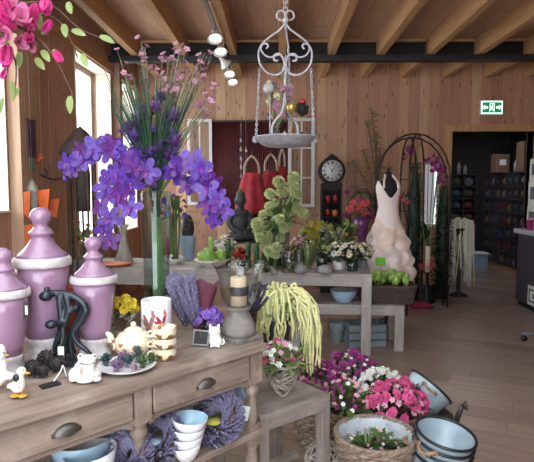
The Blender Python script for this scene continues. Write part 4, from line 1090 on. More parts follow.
for k in range(3):
    for s in (-1, 1): MB().box((0, s*.12, .035+.075*k), (.36, .014, .064)).build('slat_board', M_crateb, t, .002)
    for s in (-1, 1): MB().box((s*.174, 0, .035+.075*k), (.012, .226, .064)).build('end_board', M_crateb, t, .002)
MB().box((0, 0, .006), (.336, .226, .01)).build('base', M_crateb, t)
p = on(338, 345, 0)+V((0, .12, 0)); t = thing('metal_bucket', 'small pale metal bucket standing beside the crate under the bench', 'bucket', p)
MB().lathe([(.06, 0), (.085, .2), (.088, .205), (.08, .2), (.056, .008), (0, .008)], 28).build('body', M_zinc, t)
MB().tube(spline([(-.086, 0, .19), (-.06, -.06, .12), (.06, -.06, .12), (.086, 0, .19)], 6), .003, 5).build('handle', M_pewter, t)

# shallow dark wicker tray full of green tulip buds, on the bench
M_wickd = mat('dark wicker', (92, 76, 70), .8, c2=(62, 50, 46), scale=50)
p = on(389, 304, BZ); k = msz(1, p); p = p+V((0, .14, 0))
t = thing('wicker_tray', 'oblong dark wicker tray on the bench end, below the hem of the pink dress', 'tray', p, TA*.6)
m = MB(); N = 84
for j in range(8):
    f = (j+.5)/8; pts = []
    for i in range(N):
        a = 2*PI*i/N; c, s = math.cos(a), math.sin(a); e = .45
        x = math.copysign(abs(c)**e, c)*(.24+.03*f); y = math.copysign(abs(s)**e, s)*(.14+.02*f); w_ = 1+.022*math.sin(21*a+PI*(j % 2)); pts.append((x*w_, y*w_, .16*f))
    m.tube(pts, .0125, 5, True)
m.build('weave', M_wickd, t)
MB().tube([(math.copysign(abs(math.cos(a))**.45, math.cos(a))*.272, math.copysign(abs(math.sin(a))**.45, math.sin(a))*.162, .165) for a in [2*PI*i/60 for i in range(60)]], .014, 7, True).build('rim', M_wickd, t)
MB().box((0, 0, .01), (.44, .25, .012)).build('base', M_wickd, t)
MB().box((0, 0, .11), (.46, .26, .03)).build('soil', M_soil, t)
tl = thing('green_tulips', 'low mass of bright green tulip buds standing in the dark wicker tray', 'plant', p+V((0, 0, .125)), TA*.6)
M_bud = mat('lime green bud', (176, 204, 110), .45, c2=(112, 152, 60), scale=30, trans=.15)
ME_tulip = MB().lathe([(.006, -.05), (.006, 0), (.022, .008), (.028, .03), (.022, .055), (.007, .07), (0, .072)], 10).mesh('tulip bud', [M_bud])
rng = random.Random(3)
for i in range(30): put('tulip_bud', ME_tulip, tl, (rng.uniform(-.23, .23), rng.uniform(-.15, .1), rng.uniform(.05, .12)), rot_to((rng.uniform(-.7, .7), rng.uniform(-.9, .1), 1), 0), rng.uniform(.95, 1.3))
bush(50, (0, 0, .0), (.22, .12, .04), .09, .03, 6, 0).build('foliage', M_leafd, tl)

# ------------------------------------------------------------------ on the near-window display table
def T_(px, py): return on(px, py, TZ)
M_or = mat('orange enamel', (226, 120, 58), .4, var=.2)
p = T_(112, 265.5); r = msz(1, p); t = thing('oval_tray', 'shallow orange oval tray under a bell-shaped glass stand', 'tray', p); t.scale = (1, .8, 1)
MB().lathe([(0, .004), (r*17, .002), (r*20, r*2.2), (r*20.5, r*2.6), (r*19, r*2.4), (r*16.5, .007), (0, .008)], 40).build('dish', M_or, t)
p = T_(124, 262)+V((0, 0, .012)); r = msz(1, p); t = thing('bell_vase', 'pale bell-shaped frosted glass stand on the orange tray', 'vase', p)
M_frost = mat('frosted glass', (206, 206, 200), .2, var=.15, coat=.5, trans=.4)
MB().lathe([(r*9, 0), (r*9.5, r*1), (r*6, r*9), (r*3.2, r*20), (r*2.6, r*30), (r*5.5, r*36), (r*5.2, r*36.4), (r*2, r*30), (0, r*29)], 28).build('body', M_frost, t)
def pot_flower(px, py, lab, pot_m, potpx, hpx, fol_m, folpx, meshes, nb, brpx, seed, s=(.8, 1.2), cat='plant', name='potted_flower', group=None, cz=None, base=None, leaf=(9, 4), nf=50, stem=True, zmin=-.1):
    p = (base if base is not None else T_(px, py)); r = msz(1, p); t = thing(name, lab, cat, p, 0, group)
    MB().lathe([(r*potpx*.38, 0), (r*potpx*.42, r*.4), (r*potpx*.5, r*hpx), (r*potpx*.46, r*hpx), (r*potpx*.42, r*hpx*.9), (0, r*hpx*.9)], 24).build('pot', pot_m, t)
    z = hpx+folpx[2]*.8 if cz is None else cz
    if fol_m is not None: bush(nf, (0, 0, r*z), tuple(r*q for q in folpx), r*leaf[0], r*leaf[1], seed).build('foliage', fol_m, t)
    if stem and z > hpx+4:
        g = random.Random(seed)
        for k in range(4): a = 2*PI*k/4; MB().tube([(0, 0, r*hpx*.6), (math.cos(a)*r*folpx[0]*.4, math.sin(a)*r*folpx[0]*.3, r*z)], r*.5, 5).build('stem', M_stem, t)
    if nb: blooms(t, meshes, nb, (0, 0, r*z), tuple(r*q for q in brpx), seed+1, zmin, 'blossom', s)
    return t
M_terr = mat('terracotta', (160, 104, 78), .7); M_greyp = mat('grey stoneware', (120, 120, 122), .6); M_dkglass = mat('dark green glass', (36, 52, 44), .12, coat=.5)
M_orflow = mat('orange-red petal', (230, 86, 50), .5, trans=.2); ME_or = bloom_open(6, .05, .028, [M_orflow, M_yel], .6, .35, .14, 1, 'orange lily')
M_bluepot = mat('pale blue stoneware', (156, 176, 200), .5, var=.12)
pot_flower(0, 0, 'orange lily in a tall grey planter behind the tallest urn, beside the bird house', M_greyp, 18, 98, M_leafp, (12, 9, 12), [ME_or], 7, (11, 8, 24), 4, leaf=(9, 4), base=V((-1.74, 4.6, 0)), cz=112, s=(.6, .85), name='potted_lily')
# oval dark stone balanced on a pale blue pot
p = T_(188, 260); r = msz(1, p); t = thing('planter', 'pale blue stoneware pot with a dark oval stone on top', 'pot', p)
MB().lathe([(r*5.5, 0), (r*6, r*1), (r*8, r*23), (r*8.4, r*25), (r*7.4, r*25), (r*7, r*20), (0, r*20)], 28).build('body', M_bluepot, t)
M_stoneb = mat('dark grey stone', (62, 58, 60), .45, c2=(44, 42, 44), scale=30)
o = MB().lathe([(0, 0), (r*3.5, r*.8), (r*6.2, r*6), (r*6.8, r*12), (r*5.4, r*20), (r*3, r*24.5), (0, r*25.6)], 24).build('oval_stone', M_stoneb); o.location = p+V((0, 0, r*20.2)); tag(o, 'upright dark oval stone with a pale emblem, standing in the pale blue pot', 'stone')
e = MB(); e.M = Matrix.Translation((0, -r*6.6, r*13)) @ Matrix.Rotation(PI/2, 4, 'X'); e.lathe([(0, 0), (r*2.2, 0), (r*2.2, r*.5), (0, r*.5)], 16); e.tube([(r*3*math.cos(a), r*3*math.sin(a), r*.2) for a in [2*PI*i/16 for i in range(16)]], r*.35, 5, True); e.build('emblem', M_pewter, o)
# green orchid stems with upright leaves in a white-flowered bowl
p = T_(174, 264); r = msz(1, p); t = thing('orchid_plant', 'tall green-stemmed orchid plant with magenta flowers, in a small white bowl', 'plant', p)
MB().lathe([(r*6, 0), (r*9, r*5), (r*9.4, r*6), (r*8, r*5), (0, r*4)], 24).build('bowl', M_whitec, t)
g = random.Random(2)
for k in range(7):
    a = 2*PI*k/7; x = math.cos(a)*r*3; MB().tube(spline([(x, math.sin(a)*r*3, r*4), (x*1.3+r*g.uniform(-2, 2), 0, r*28), (x*1.8, math.sin(a)*r*5, r*g.uniform(48, 66))], 5), r*1.1, 6).build('stem', M_stem, t)
bush(16, (0, 0, r*46), (r*10, r*8, r*14), r*18, r*6, 3).build('leaves', M_leaf, t)
blooms(t, [ME_fuch5, ME_stat], 12, (0, 0, r*52), (r*15, r*10, r*18), 4, -.3, 'blossom', (1.2, 2.2))
blooms(t, [ME_wht5], 8, (0, -r*2, r*5), (r*11, r*6, r*4), 5, 0, 'white_blossom', (1.2, 1.8))
p = T_(168.5, 262); r = msz(1, p); o = MB().lathe([(r*3, 0), (r*3, r*22), (r*2, r*24), (0, r*27)], 20).build('magenta_candle', mat('magenta wax', (196, 60, 120), .45)); o.location = p; tag(o, 'slender magenta candle behind the tall glass vase', 'candle')
# bowl of apples with green candles
p = T_(212, 267); r = msz(1, p); t = thing('fruit_bowl', 'wide shallow white bowl of green apples on the display table', 'bowl', p)
MB().lathe([(r*8, 0), (r*8.5, r*1), (r*15, r*5), (r*18, r*8), (r*17.6, r*8.3), (r*14, r*5.6), (0, r*2.5)], 36).build('body', M_whitec, t)
M_apple = mat('green apple skin', (112, 160, 58), .35, c2=(150, 184, 92), scale=12, coat=.3)
ap = MB().lathe([(0, .8), (.3, .95), (.75, .8), (1, .25), (.9, -.4), (.5, -.85), (.2, -.9), (0, -.8)], 18); ME_ap = ap.mesh('apple', [M_apple]); ME_apst = MB().tube([(0, 0, .75), (.08, 0, 1.25)], .06, 5).mesh('stalk', [M_twig])
for i, (x, y, z, lab) in enumerate(((-9, 0, 10, 'green apple at the stone end of the white bowl'), (-1, -4, 10, 'green apple at the front of the white bowl beside the pale candle'), (-5, 5, 13, 'green apple at the back of the white bowl'), (8.5, 3, 11, 'green apple at the buddha end of the white bowl'))):
    o = put('apple', ME_ap, None, p+V((x*r, y*r, z*r)), (.2*i, .1, i), r*6); tag(o, lab, 'apple', 'green apples in the white bowl'); put('stalk', ME_apst, o)
M_gwax = mat('pale green wax', (140, 190, 96), .45); M_dgwax = mat('dark green wax', (40, 92, 52), .4)
def candle(p, hpx, rpx, m_, lab):
    r = msz(1, p); t = thing('candle', lab, 'candle', p, 0, 'green candles on the display table')
    MB().lathe([(r*rpx, 0), (r*rpx, r*hpx), (r*rpx*.8, r*(hpx+.6)), (0, r*hpx)], 18).build('wax', m_, t); MB().tube([(0, 0, r*hpx), (r*.2, 0, r*(hpx+2.5))], r*.3, 4).build('wick', M_blackg, t)
candle(p+V((r*.5, -r*10.5, r*4.6)), 27, 2.4, M_gwax, 'tall pale green candle standing in the apple bowl')
candle(T_(228.5, 266), 25, 2.6, M_dgwax, 'dark green candle standing just past the apple bowl')
for x, y, lab in ((248, 266, 'dark green candle closest to the white blossoms, by the black stand'), (256.5, 267, 'dark green candle second in the row before the black stand'), (264, 267, 'dark green candle third in the row before the black stand'), (271.5, 266, 'dark green candle at the end of the row beside the snowball vase')): candle(T_(x, y), 23, 2.8, M_dgwax, lab)
pot_flower(225, 262, 'white blossoms in a low white pot between the apples and the buddha', M_whitec, 12, 6, M_leafd, (9, 7, 8), [ME_wht5, ME_prim, ME_wpom], 22, (12, 8, 15), 14, (1.1, 1.7), leaf=(8, 3))
pot_flower(241, 266, 'small white and crimson blossoms in a dark pot in front of the buddha stand', M_dkglass, 10, 5, M_leafd, (8, 6, 5), [ME_redpom, ME_wht5], 12, (9, 6, 8), 24, (.8, 1.3), leaf=(7, 3))
# buddha on a black stand
M_buddha = mat('dark blue-grey stone', (58, 64, 66), .5, c2=(42, 46, 50), scale=24)
p = T_(250, 259.5); r = msz(1, p); t = thing('display_stand', 'black low display stand carrying the stone buddha', 'stand', p)
MB().box((0, 0, r*18), (r*46, r*26, r*2)).build('top', M_blackg, t, .003)
for x in (-1, 1):
    for y in (-1, 1): MB().box((x*r*21, y*r*11, r*8.5), (r*2, r*2, r*17)).build('leg', M_blackg, t)
bp = p+V((-r*9.5, 0, r*19.1)); t = thing('buddha_statue', 'seated dark stone buddha with a topknot, half hidden by violet orchids', 'statue', bp, .35)
m = MB(); k = r
m.ball((0, 0, k*5), (k*14, k*10, k*5.5)); m.ball((0, k*1, k*17), (k*8.5, k*6, k*14)); m.ball((0, k*.5, k*27), (k*9.5, k*5.5, k*5.5)); m.tube([(0, 0, k*28), (0, -k*.5, k*37)], k*3.2, 10)
m.ball((0, -k*.8, k*40.5), (k*5.2, k*5.4, k*6.8)); m.ball((0, 0, k*46.5), (k*4.4, k*4.4, k*3)); m.ball((0, 0, k*49.3), (k*2, k*2, k*2.2)); m.ball((0, -k*5.8, k*40), (k*.9, k*1.2, k*1.6))
for s in (-1, 1):
    m.tube(spline([(s*k*8.5, 0, k*27), (s*k*11.5, -k*1, k*18), (s*k*8, -k*7, k*11), (s*k*1, -k*9, k*9)], 5), [k*3.4-k*.09*i for i in range(16)], 8)
    m.tube(spline([(s*k*6, 0, k*4), (s*k*14, -k*5, k*4.5), (s*k*5, -k*9.5, k*4), (-s*k*3, -k*9, k*5)], 5), [k*4.6-k*.12*i for i in range(16)], 8)
    m.ball((s*k*5.3, 0, k*39), (k*1, k*1.6, k*3))
put('figure', fuse(m, k*.8, 2, 'buddha', M_buddha), t)

# ------------------------------------------------------------------ on the long display table
# lime snowballs in a clear vase
vp2 = T_(281, 268); r = msz(1, vp2); t = thing('glass_vase', 'clear cylinder vase holding lime green snowball branches', 'vase', vp2)
MB().lathe([(r*8, 0), (r*8.5, r*1), (r*9, r*40), (r*8.4, r*40), (r*7.9, r*2), (0, r*2)], 32).build('body', M_vglass, t)
t = thing('snowball_branches', 'branches of lime green snowball blossoms rising from the clear cylinder vase', 'flower', vp2+V((0, 0, r*2)))
g = random.Random(17); L_ = [(257, 224), (264, 215), (268, 227), (259, 238), (271, 238), (277, 222), (284, 229), (266, 246), (276, 248), (274, 203), (283, 192), (278, 182), (290, 203), (295, 187), (294, 178), (298, 195), (287, 212), (296, 208), (281, 238), (289, 222), (303, 214), (270, 194)]
L_ += [(x+g.uniform(-5, 5), y+g.uniform(-6, 6)) for x, y in L_[:14]]
for i, (x, y) in enumerate(L_):
    q = at(x+g.uniform(-1, 1), y, vp2.y+g.uniform(-.16, .1))-t.location; MB().tube(spline([(g.uniform(-1, 1)*r*5, g.uniform(-1, 1)*r*4, 0), (q.x*.2, q.y*.3, r*40), q*.75+V((0, 0, r*12)), q], 5), r*.7, 5).build('stem', M_stem, t)
    put('snowball', ME_limepom, t, q, rot_to((g.uniform(-.5, .5), -.6, .8), i), g.uniform(1.0, 1.5))
bush(16, (0, 0, r*44), (r*18, r*12, r*20), r*13, r*6, 3).build('leaves', M_leaf, t)
def jar(px, py, lab, rpx, hpx, m_=None, fill=None, lid=False, name='glass_jar', cat='jar'):
    p = T_(px, py); r = msz(1, p); t = thing(name, lab, cat, p, 0, 'clear glass on the display table')
    MB().lathe([(r*rpx*.8, 0), (r*rpx*.9, r*.8), (r*rpx, r*hpx*.3), (r*rpx, r*hpx*.75), (r*rpx*.8, r*hpx*.9), (r*rpx*.86, r*hpx), (r*rpx*.78, r*hpx), (r*rpx*.9, r*hpx*.72), (r*rpx*.88, r*hpx*.3), (0, r*1.6)], 28).build('body', m_ or M_hglass, t)
    if lid: MB().lathe([(r*rpx*.86, r*hpx), (r*rpx*.5, r*(hpx+3)), (r*rpx*.16, r*(hpx+4)), (r*rpx*.25, r*(hpx+7)), (0, r*(hpx+8))], 20).build('lid', m_ or M_hglass, t)
    if fill: fill(t, r, rpx, hpx)
    return t
def fgrass(t, r, R, h):
    g = random.Random(5); m = MB()
    for i in range(60):
        a = g.uniform(0, 6.28); q = R*.7*math.sqrt(g.random()); m.leaf((math.cos(a)*q*r, math.sin(a)*q*r, r*2), (math.cos(a)*.15, math.sin(a)*.15, 1), (math.cos(a), math.sin(a), .1), r*h*g.uniform(.7, 1.2), r*1.6, .05, .2, 3)
    m.build('grass_blades', M_leafp, t)['kind'] = 'stuff'
def fmoss(t, r, R, h):
    bush(30, (0, 0, r*h*.35), (r*R*.7, r*R*.7, r*h*.3), r*6, r*3, 6).build('moss', M_leafd, t); blooms(t, [ME_wht5], 5, (0, 0, r*h*.4), (r*R*.7, r*R*.7, r*h*.3), 3, 0, 'blossom', (.8, 1.1))
jar(263, 272, 'squat clear jar in front of the dark green candles', 7, 13, fill=fmoss)
jar(289, 273, 'clear rounded jar standing in front of the snowball vase', 8, 24, fill=fmoss)
jar(299, 271, 'lidded clear jar between the rounded jar and the grass-filled glass', 6, 20, lid=True)
jar(308, 268, 'tall clear glass packed with bright green grass', 6.5, 26, fill=fgrass, name='drinking_glass', cat='glass')
jar(274, 275, 'low clear tealight glass at the table front below the snowballs', 5, 8)
pot_flower(272, 273.5, 'small white blossoms in a tiny pot by the table edge, under the snowball stems', M_greyp, 6, 3, M_leafd, (5, 4, 4), [ME_wht5], 9, (7, 5, 6), 31, (.7, 1), leaf=(5, 2), nf=20) if False else None
pot_flower(301, 261, 'loose pink blossoms in a grey pot behind the grass-filled glass', M_greyp, 12, 12, M_leafd, (9, 6, 6), [ME_pale5, ME_pale5, ME_wht5], 26, (14, 7, 9), 41, (1.0, 1.6), leaf=(8, 3))
pot_flower(317, 259, 'bushy yellow-green chrysanthemums in front of the longcase clock', M_greyp, 14, 12, M_leafp, (15, 10, 12), [ME_ypom, ME_limepom, ME_ypom], 40, (18, 10, 17), 42, (.7, 1.05), leaf=(10, 4))
pot_flower(331, 262, 'two-headed yellow pompons in a small dark glass pot', M_dkglass, 9, 9, M_leaf, (7, 5, 7), [ME_ypom, ME_limepom], 9, (9, 6, 16), 43, (.9, 1.2), leaf=(9, 4))
pot_flower(346, 259, 'yellow pompons with airy green leaves behind the white primroses', M_greyp, 9, 10, M_leaf, (11, 6, 14), [ME_ypom, ME_limepom], 8, (10, 6, 18), 44, (.8, 1.0), leaf=(11, 4))
M_sage = mat('grey sage leaf', (130, 136, 128), .7, var=.2)
pot_flower(336, 263, 'grey-leaved sage bush behind the white primroses', M_greyp, 12, 8, M_sage, (17, 9, 12), None, 0, None, 45, nf=90, leaf=(9, 3.5))
pot_flower(322, 270, 'dark green glass pot of short sprigs at the middle of the long table', M_dkglass, 12, 17, M_leaf, (6, 5, 5), [ME_limepom], 4, (6, 5, 5), 46, (.4, .5), leaf=(8, 3), nf=24)
pot_flower(339, 269, 'white primroses in a low white pot beside the dark green pot', M_whitec, 13, 8, M_leafd, (12, 8, 7), [ME_prim, ME_prim, ME_cprim], 24, (16, 9, 13), 47, (1.1, 1.6), leaf=(9, 5))
pot_flower(352, 271, 'white primroses in a dark green glass pot at the table end nearest the dress', M_dkglass, 13, 11, M_leafd, (12, 8, 7), [ME_prim, ME_cprim, ME_prim], 22, (15, 9, 13), 48, (1.1, 1.7), leaf=(9, 5))
pot_flower(362, 268, 'cream primroses in a grey pot on the last corner of the display table', M_greyp, 10, 9, M_leafd, (9, 7, 6), [ME_cprim, ME_cprim, ME_prim], 16, (11, 8, 11), 49, (1.0, 1.5), leaf=(8, 4))
# grey dome stones and lidded pots along the front edge
M_grst = mat('smooth grey stone', (150, 150, 152), .5)
for x, y, w_, lab in ((301, 275, 7.5, 'smooth grey stone at the table edge under the pink blossoms'), (325, 275.5, 9, 'larger smooth grey stone at the table edge below the dark green pot')):
    p = on(x, y-2, TZ); r = msz(1, p); o = MB().lathe([(0, 0), (r*w_*.7, 0), (r*w_, r*3), (r*w_*.8, r*6.5), (r*w_*.3, r*8.6), (0, r*9)], 20).build('stone', M_grst); o.location = p; tag(o, lab, 'stone', 'smooth stones on the display table')

# ------------------------------------------------------------------ thatched bird house by the window
M_thatch = mat('dark thatch', (92, 82, 76), .95, c2=(62, 54, 50), scale=60, bump=.5)
M_dkwood = wood('dark brown stick', (92, 70, 58), (62, 46, 38), axis=2)
Yb = 4.55; c = at(82, 200, Yb); zt = at(82, 126, Yb).z; ze = at(82, 153, Yb).z
t = thing('bird_house', 'dark thatched bird house on thin sticks by the window, behind the violet orchids', 'bird house', (c.x, Yb, 0))
n = 20; m = MB(); H0 = ze; H1 = zt
m.lathe([(.0, H0+.03), (.17, H0-.03), (.185, H0), (.125, H0+(H1-H0)*.45), (.045, H0+(H1-H0)*.85), (0, H1)], n, wob=lambda a, z: .04*math.sin(9*a)); m.build('thatched_roof', M_thatch, t)
for i in range(7):
    a = 2*PI*i/7; MB().tube([(math.cos(a)*.11, math.sin(a)*.1, .01), (math.cos(a+.1)*.12, math.sin(a+.1)*.11, H0+.02)], .011, 6).build('stick', M_dkwood, t)
MB().lathe([(0, 0), (.17, 0), (.17, .02), (0, .02)], 20).build('base_disc', M_dkwood, t)
MB().lathe([(0, H0*.72), (.07, H0*.72), (.075, H0*.9), (.05, H0*.98), (0, H0)], 16).build('nest_drum', M_thatch, t)
# ------------------------------------------------------------------ things against the back wall
def wallframe(x0, y0, x1, y1, Y, nx, ny, lab, yaw=0, bar=.045):
    a, b = at(x0, y1, Y), at(x1, y0, Y); W, H = b.x-a.x, b.z-a.z
    t = thing('sash_window', lab, 'window frame', ((a.x+b.x)/2, Y, a.z), yaw, 'old white sash windows hung on the wall')
    for s in (-1, 1): MB().box((s*(W/2-bar/2), 0, H/2), (bar, .045, H)).build('stile', M_white, t, .003)
    for z in (bar/2, H-bar/2): MB().box((0, 0, z), (W-2*bar, .043, bar)).build('rail', M_white, t, .003)
    for i in range(1, nx): MB().box((-W/2+W*i/nx, 0, H/2), (.02, .03, H-2*bar)).build('glazing_bar', M_white, t)
    for i in range(1, ny): MB().box((0, 0, H*i/ny), (W-2*bar, .028, .02)).build('glazing_bar', M_white, t)
    MB().box((0, 0, H/2), (W-2*bar, .004, H-2*bar)).build('pane', M_pane, t)
    return t
wallframe(288, 118, 315, 207, WY-.18, 2, 3, 'old white sash window hung beside the longcase clock', .12)
wallframe(188, 119, 212, 205, WY-.06, 2, 2, 'old white sash window beside the dark red panel, half behind the orchids')
MB_ = MB(); a, b = at(212, 220, WY-.03), at(288, 122, WY-.03)
t = thing('corrugated_screen', 'dark red corrugated panel on the back wall behind the hanging tray', 'panel', ((a.x+b.x)/2, WY-.03, a.z))
m = MB(); n = 240; W = b.x-a.x; H = b.z-a.z; vs, fs = [], []
for i in range(n+1):
    x = -W/2+W*i/n; y = -.01*math.cos(2*PI*i/6); vs += [(x, y, 0), (x, y, H), (x, .02, H), (x, .02, 0)]
for i in range(n): k = i*4; fs += [(k, k+4, k+5, k+1), (k+1, k+5, k+6, k+2), (k+2, k+6, k+7, k+3), (k+3, k+7, k+4, k)]
m.add(vs, fs); M_redp = mat('dark red lacquer', (112, 58, 60), .5, c2=(96, 44, 50), scale=4); m.build('sheet', M_redp, t)
MB().box((0, -.016, H+.012), (W+.03, .05, .024)).build('top_rail', M_dkwood, t)
# shelf with boxes against the back wall, carrying what stands there
# glass droplet strings
for x, y0, y1, lab in ((241, 140, 176, 'string of clear glass droplets in front of the dark red panel'), (246, 150, 200, 'longer string of pinkish glass droplets in front of the dark red panel')):
    Yd = WY-.12; t = thing('droplet_string', lab, 'ornament', at(x, y0, Yd), 0, 'glass droplet strings'); L_ = at(x, y0, Yd).z-at(x, y1, Yd).z; m = MB(); topz = at(x, 122, Yd).z-at(x, y0, Yd).z
    MB().tube([(0, 0, topz+.02), (0, 0, -L_)], .002, 4).build('thread', M_paper, t)
    for i in range(5): MB().lathe([(0, .05), (.012, .02), (.022, -.01), (.014, -.03), (0, -.036)], 12).build('droplet', M_frost, t).location = (0, 0, -L_*i/4)
    MB().tube([(0, 0, topz+.02), (0, .1, topz+.025)], .004, 5).build('hook', M_pewter, t)
# gathered red fabric bags hanging on pale handles
M_redf = mat('crimson fabric', (178, 28, 46), .7, c2=(132, 16, 34), scale=10, sheen=.3)
def redbag(x, y0, y1, wpx, lab, Y, seed):
    p = at(x, y1, Y); r = msz(1, p); H = r*(y1-y0); t = thing('red_bag', lab, 'bag', p, 0, 'crimson fabric bags on the back wall'); w_ = r*wpx/2
    m = MB(); n = 40; vs, fs = [], []
    for j in range(9):
        f = j/8; R_ = w_*(1.0-.5*f**1.6)*(1 if j else .9)
        for i in range(n): a = 2*PI*i/n; k = 1+.13*math.sin(7*a+seed)*(1-.4*f); vs.append((math.cos(a)*R_*k, math.sin(a)*R_*k*.5, H*f-(.05*H*math.sin(3*a) if j == 0 else 0)))
    for j in range(8):
        for i in range(n): fs.append((j*n+i, j*n+(i+1) % n, (j+1)*n+(i+1) % n, (j+1)*n+i))
    fs.append(tuple(range(n-1, -1, -1))); fs.append(tuple(range(8*n, 9*n))); m.add(vs, fs); m.build('pouch', M_redf, t)
    MB().tube(spline([(-w_*.45, 0, H*.95), (-w_*.4, 0, H+r*9), (0, 0, H+r*16), (w_*.4, 0, H+r*9), (w_*.45, 0, H*.95)], 6), r*1.3, 8).build('handle', mat('pale rope', (190, 166, 146), .8), t)
    MB().tube([(0, 0, H+r*14.5), (0, .0, H+r*21), (0, WY-Y+.02, H+r*21)], r*.6, 5).build('hook', M_pewter, t)
redbag(252, 173, 212, 32, 'crimson gathered bag hanging just past the stone buddha', WY-.4, 0)
redbag(271, 171, 206, 27, 'crimson gathered bag hanging behind the snowball branches', WY-.2, 2)
redbag(282, 166, 186, 12, 'small crimson bag hanging next to the white sash window', WY-.12, 4)

# longcase clock with open shelves
M_clock = wood('dark stained clock case', (44, 30, 30), (26, 18, 20), axis=2, rough=.7)
M_face = mat('cream clock face', (206, 206, 204), .5, var=.06)
Yc = WY-.2; c = at(331, 200, Yc); r = msz(1, c); ztop = at(331, 156, Yc).z
t = thing('longcase_clock', 'dark longcase clock with round white face and open shelves, against the boarded wall', 'clock', (c.x, Yc, 0))
def zz(y): return at(331, y, Yc).z
for s in (-1, 1): MB().box((s*r*9.2, 0, zz(186)/2), (r*1.8, .22, zz(186))).build('side_board', M_clock, t)
MB().box((0, .1, zz(186)/2), (r*17, .015, zz(186)-.02)).build('back_board', M_clock, t)
for y in (190, 203, 217, 231, 248): MB().box((0, 0, zz(y)), (r*16.6, .2, .022)).build('shelf', M_clock, t)
MB().box((0, -.095, zz(248)/2), (r*16.4, .02, zz(248)-.02)).build('base_door', M_clock, t)
hz = zz(171); R_ = r*13
m = MB(); m.M = Matrix.Translation((0, .1, hz)) @ Matrix.Rotation(PI/2, 4, 'X')
pl = [(math.cos(a)*R_, math.sin(a)*R_) for a in [math.radians(q) for q in range(-60, 241, 10)]]
pl = [(r*10, -r*18), (r*10.5, -r*13)] + [(x, y) for x, y in pl if True and not (60 < math.degrees(math.atan2(y, x)) < 120)][:0] + pl[0:13] + [(r*6, R_*.95), (0, R_*1.28), (-r*6, R_*.95)] + pl[18:] + [(-r*10.5, -r*13), (-r*10, -r*18)]
m.prism(pl, .22); m.build('hood', M_clock, t, .006)
m = MB(); m.M = Matrix.Translation((0, -.118, hz)) @ Matrix.Rotation(PI/2, 4, 'X'); m.lathe([(0, .0), (r*10.6, 0), (r*10.6, .008), (0, .008)], 40); f_ = m.build('clock_face', M_face, t)
m = MB(); m.M = Matrix.Translation((0, -.122, hz)) @ Matrix.Rotation(PI/2, 4, 'X'); m.ring((0, 0, 0), r*11, r*.8, 40, 7); m.build('bezel', M_clock, f_)
m = MB(); ROM = ['XII', 'I', 'II', 'III', 'IIII', 'V', 'VI', 'VII', 'VIII', 'IX', 'X', 'XI']
m.M = Matrix.Translation((0, -.1275, hz)) @ Matrix.Rotation(PI/2, 4, 'X')
for i, s in enumerate(ROM):
    a = PI/2-2*PI*i/12; cw = {'I': .55, 'V': 1.1, 'X': 1.1}; tot = sum(cw[ch] for ch in s); x = -tot/2
    for ch in s:
        w_ = cw[ch]; cx_ = x+w_/2; x += w_
        for (x0, y0, x1, y1, th) in {'I': [(0, -1, 0, 1, .22)], 'V': [(-.4, 1, 0, -1, .24), (.4, 1, 0, -1, .12)], 'X': [(-.4, 1, .4, -1, .24), (.4, 1, -.4, -1, .12)]}[ch]:
            def tr(u, v): u, v = (u+cx_)*r*1.05, v*r*1.5; u2 = u*math.sin(a)+v*math.cos(a); v2 = -u*math.cos(a)+v*math.sin(a); return (u2+math.cos(a)*r*8.1, v2+math.sin(a)*r*8.1)
            A_, B_ = tr(x0-th, y0), tr(x0+th, y0); C_, D_ = tr(x1+th, y1), tr(x1-th, y1); m.prism([D_, C_, B_, A_], .001)
m.build('numerals', M_blackg, f_)
for L_, a, w_ in ((5, 130, .9), (7.6, 52, .6)):
    m = MB(); a = math.radians(a); m.M = Matrix.Translation((0, -.130, hz)) @ Matrix.Rotation(PI/2, 4, 'X'); c_, s_ = math.cos(a), math.sin(a); q = r*w_*.5; m.prism([(-s_*q-c_*r, c_*q-s_*r), (s_*q-c_*r, -c_*q-s_*r), (s_*q*.4+c_*r*L_, -c_*q*.4+s_*r*L_), (-s_*q*.4+c_*r*L_, c_*q*.4+s_*r*L_)], .0015); m.build('hand', M_blackg, f_)
M_gz = mat('red glass', (176, 44, 44), .25, coat=.4)
for (y, x, m_, lab, nm) in ((203, -3.5, M_gz, 'red glass tealight holder on the upper clock shelf, on the side towards the sash window', 'tealight_holder'), (203, 4, M_gz, 'red glass tealight holder on the upper clock shelf, at the wall lamp end', 'tealight_holder'), (217, -3.5, M_gz, 'red glass tealight holder on the middle clock shelf', 'tealight_holder'), (217, 4, M_or, 'orange glass tealight holder on the middle clock shelf', 'tealight_holder'), (231, -1, M_whitec, 'white shell-shaped dish on the lowest clock shelf', 'shell_dish')):
    p = V((c.x+x*r, Yc-.04, zz(y)+.0115)); t2 = thing(nm, lab.replace(', at the wall lamp end', ', on the side towards the dress'), 'ornament', p, 0)
    MB().lathe([(r*2, 0), (r*3.2, r*3), (r*2.8, r*6), (r*2.4, r*6), (r*2.6, r*3), (0, r*1)], 16).build('bowl', m_, t2)
    MB().ball((0, 0, r*5), (r*1.4, r*1.4, r*1.8), 8, 6).build('candle', M_wax if m_ is not M_whitec else M_plate, t2)

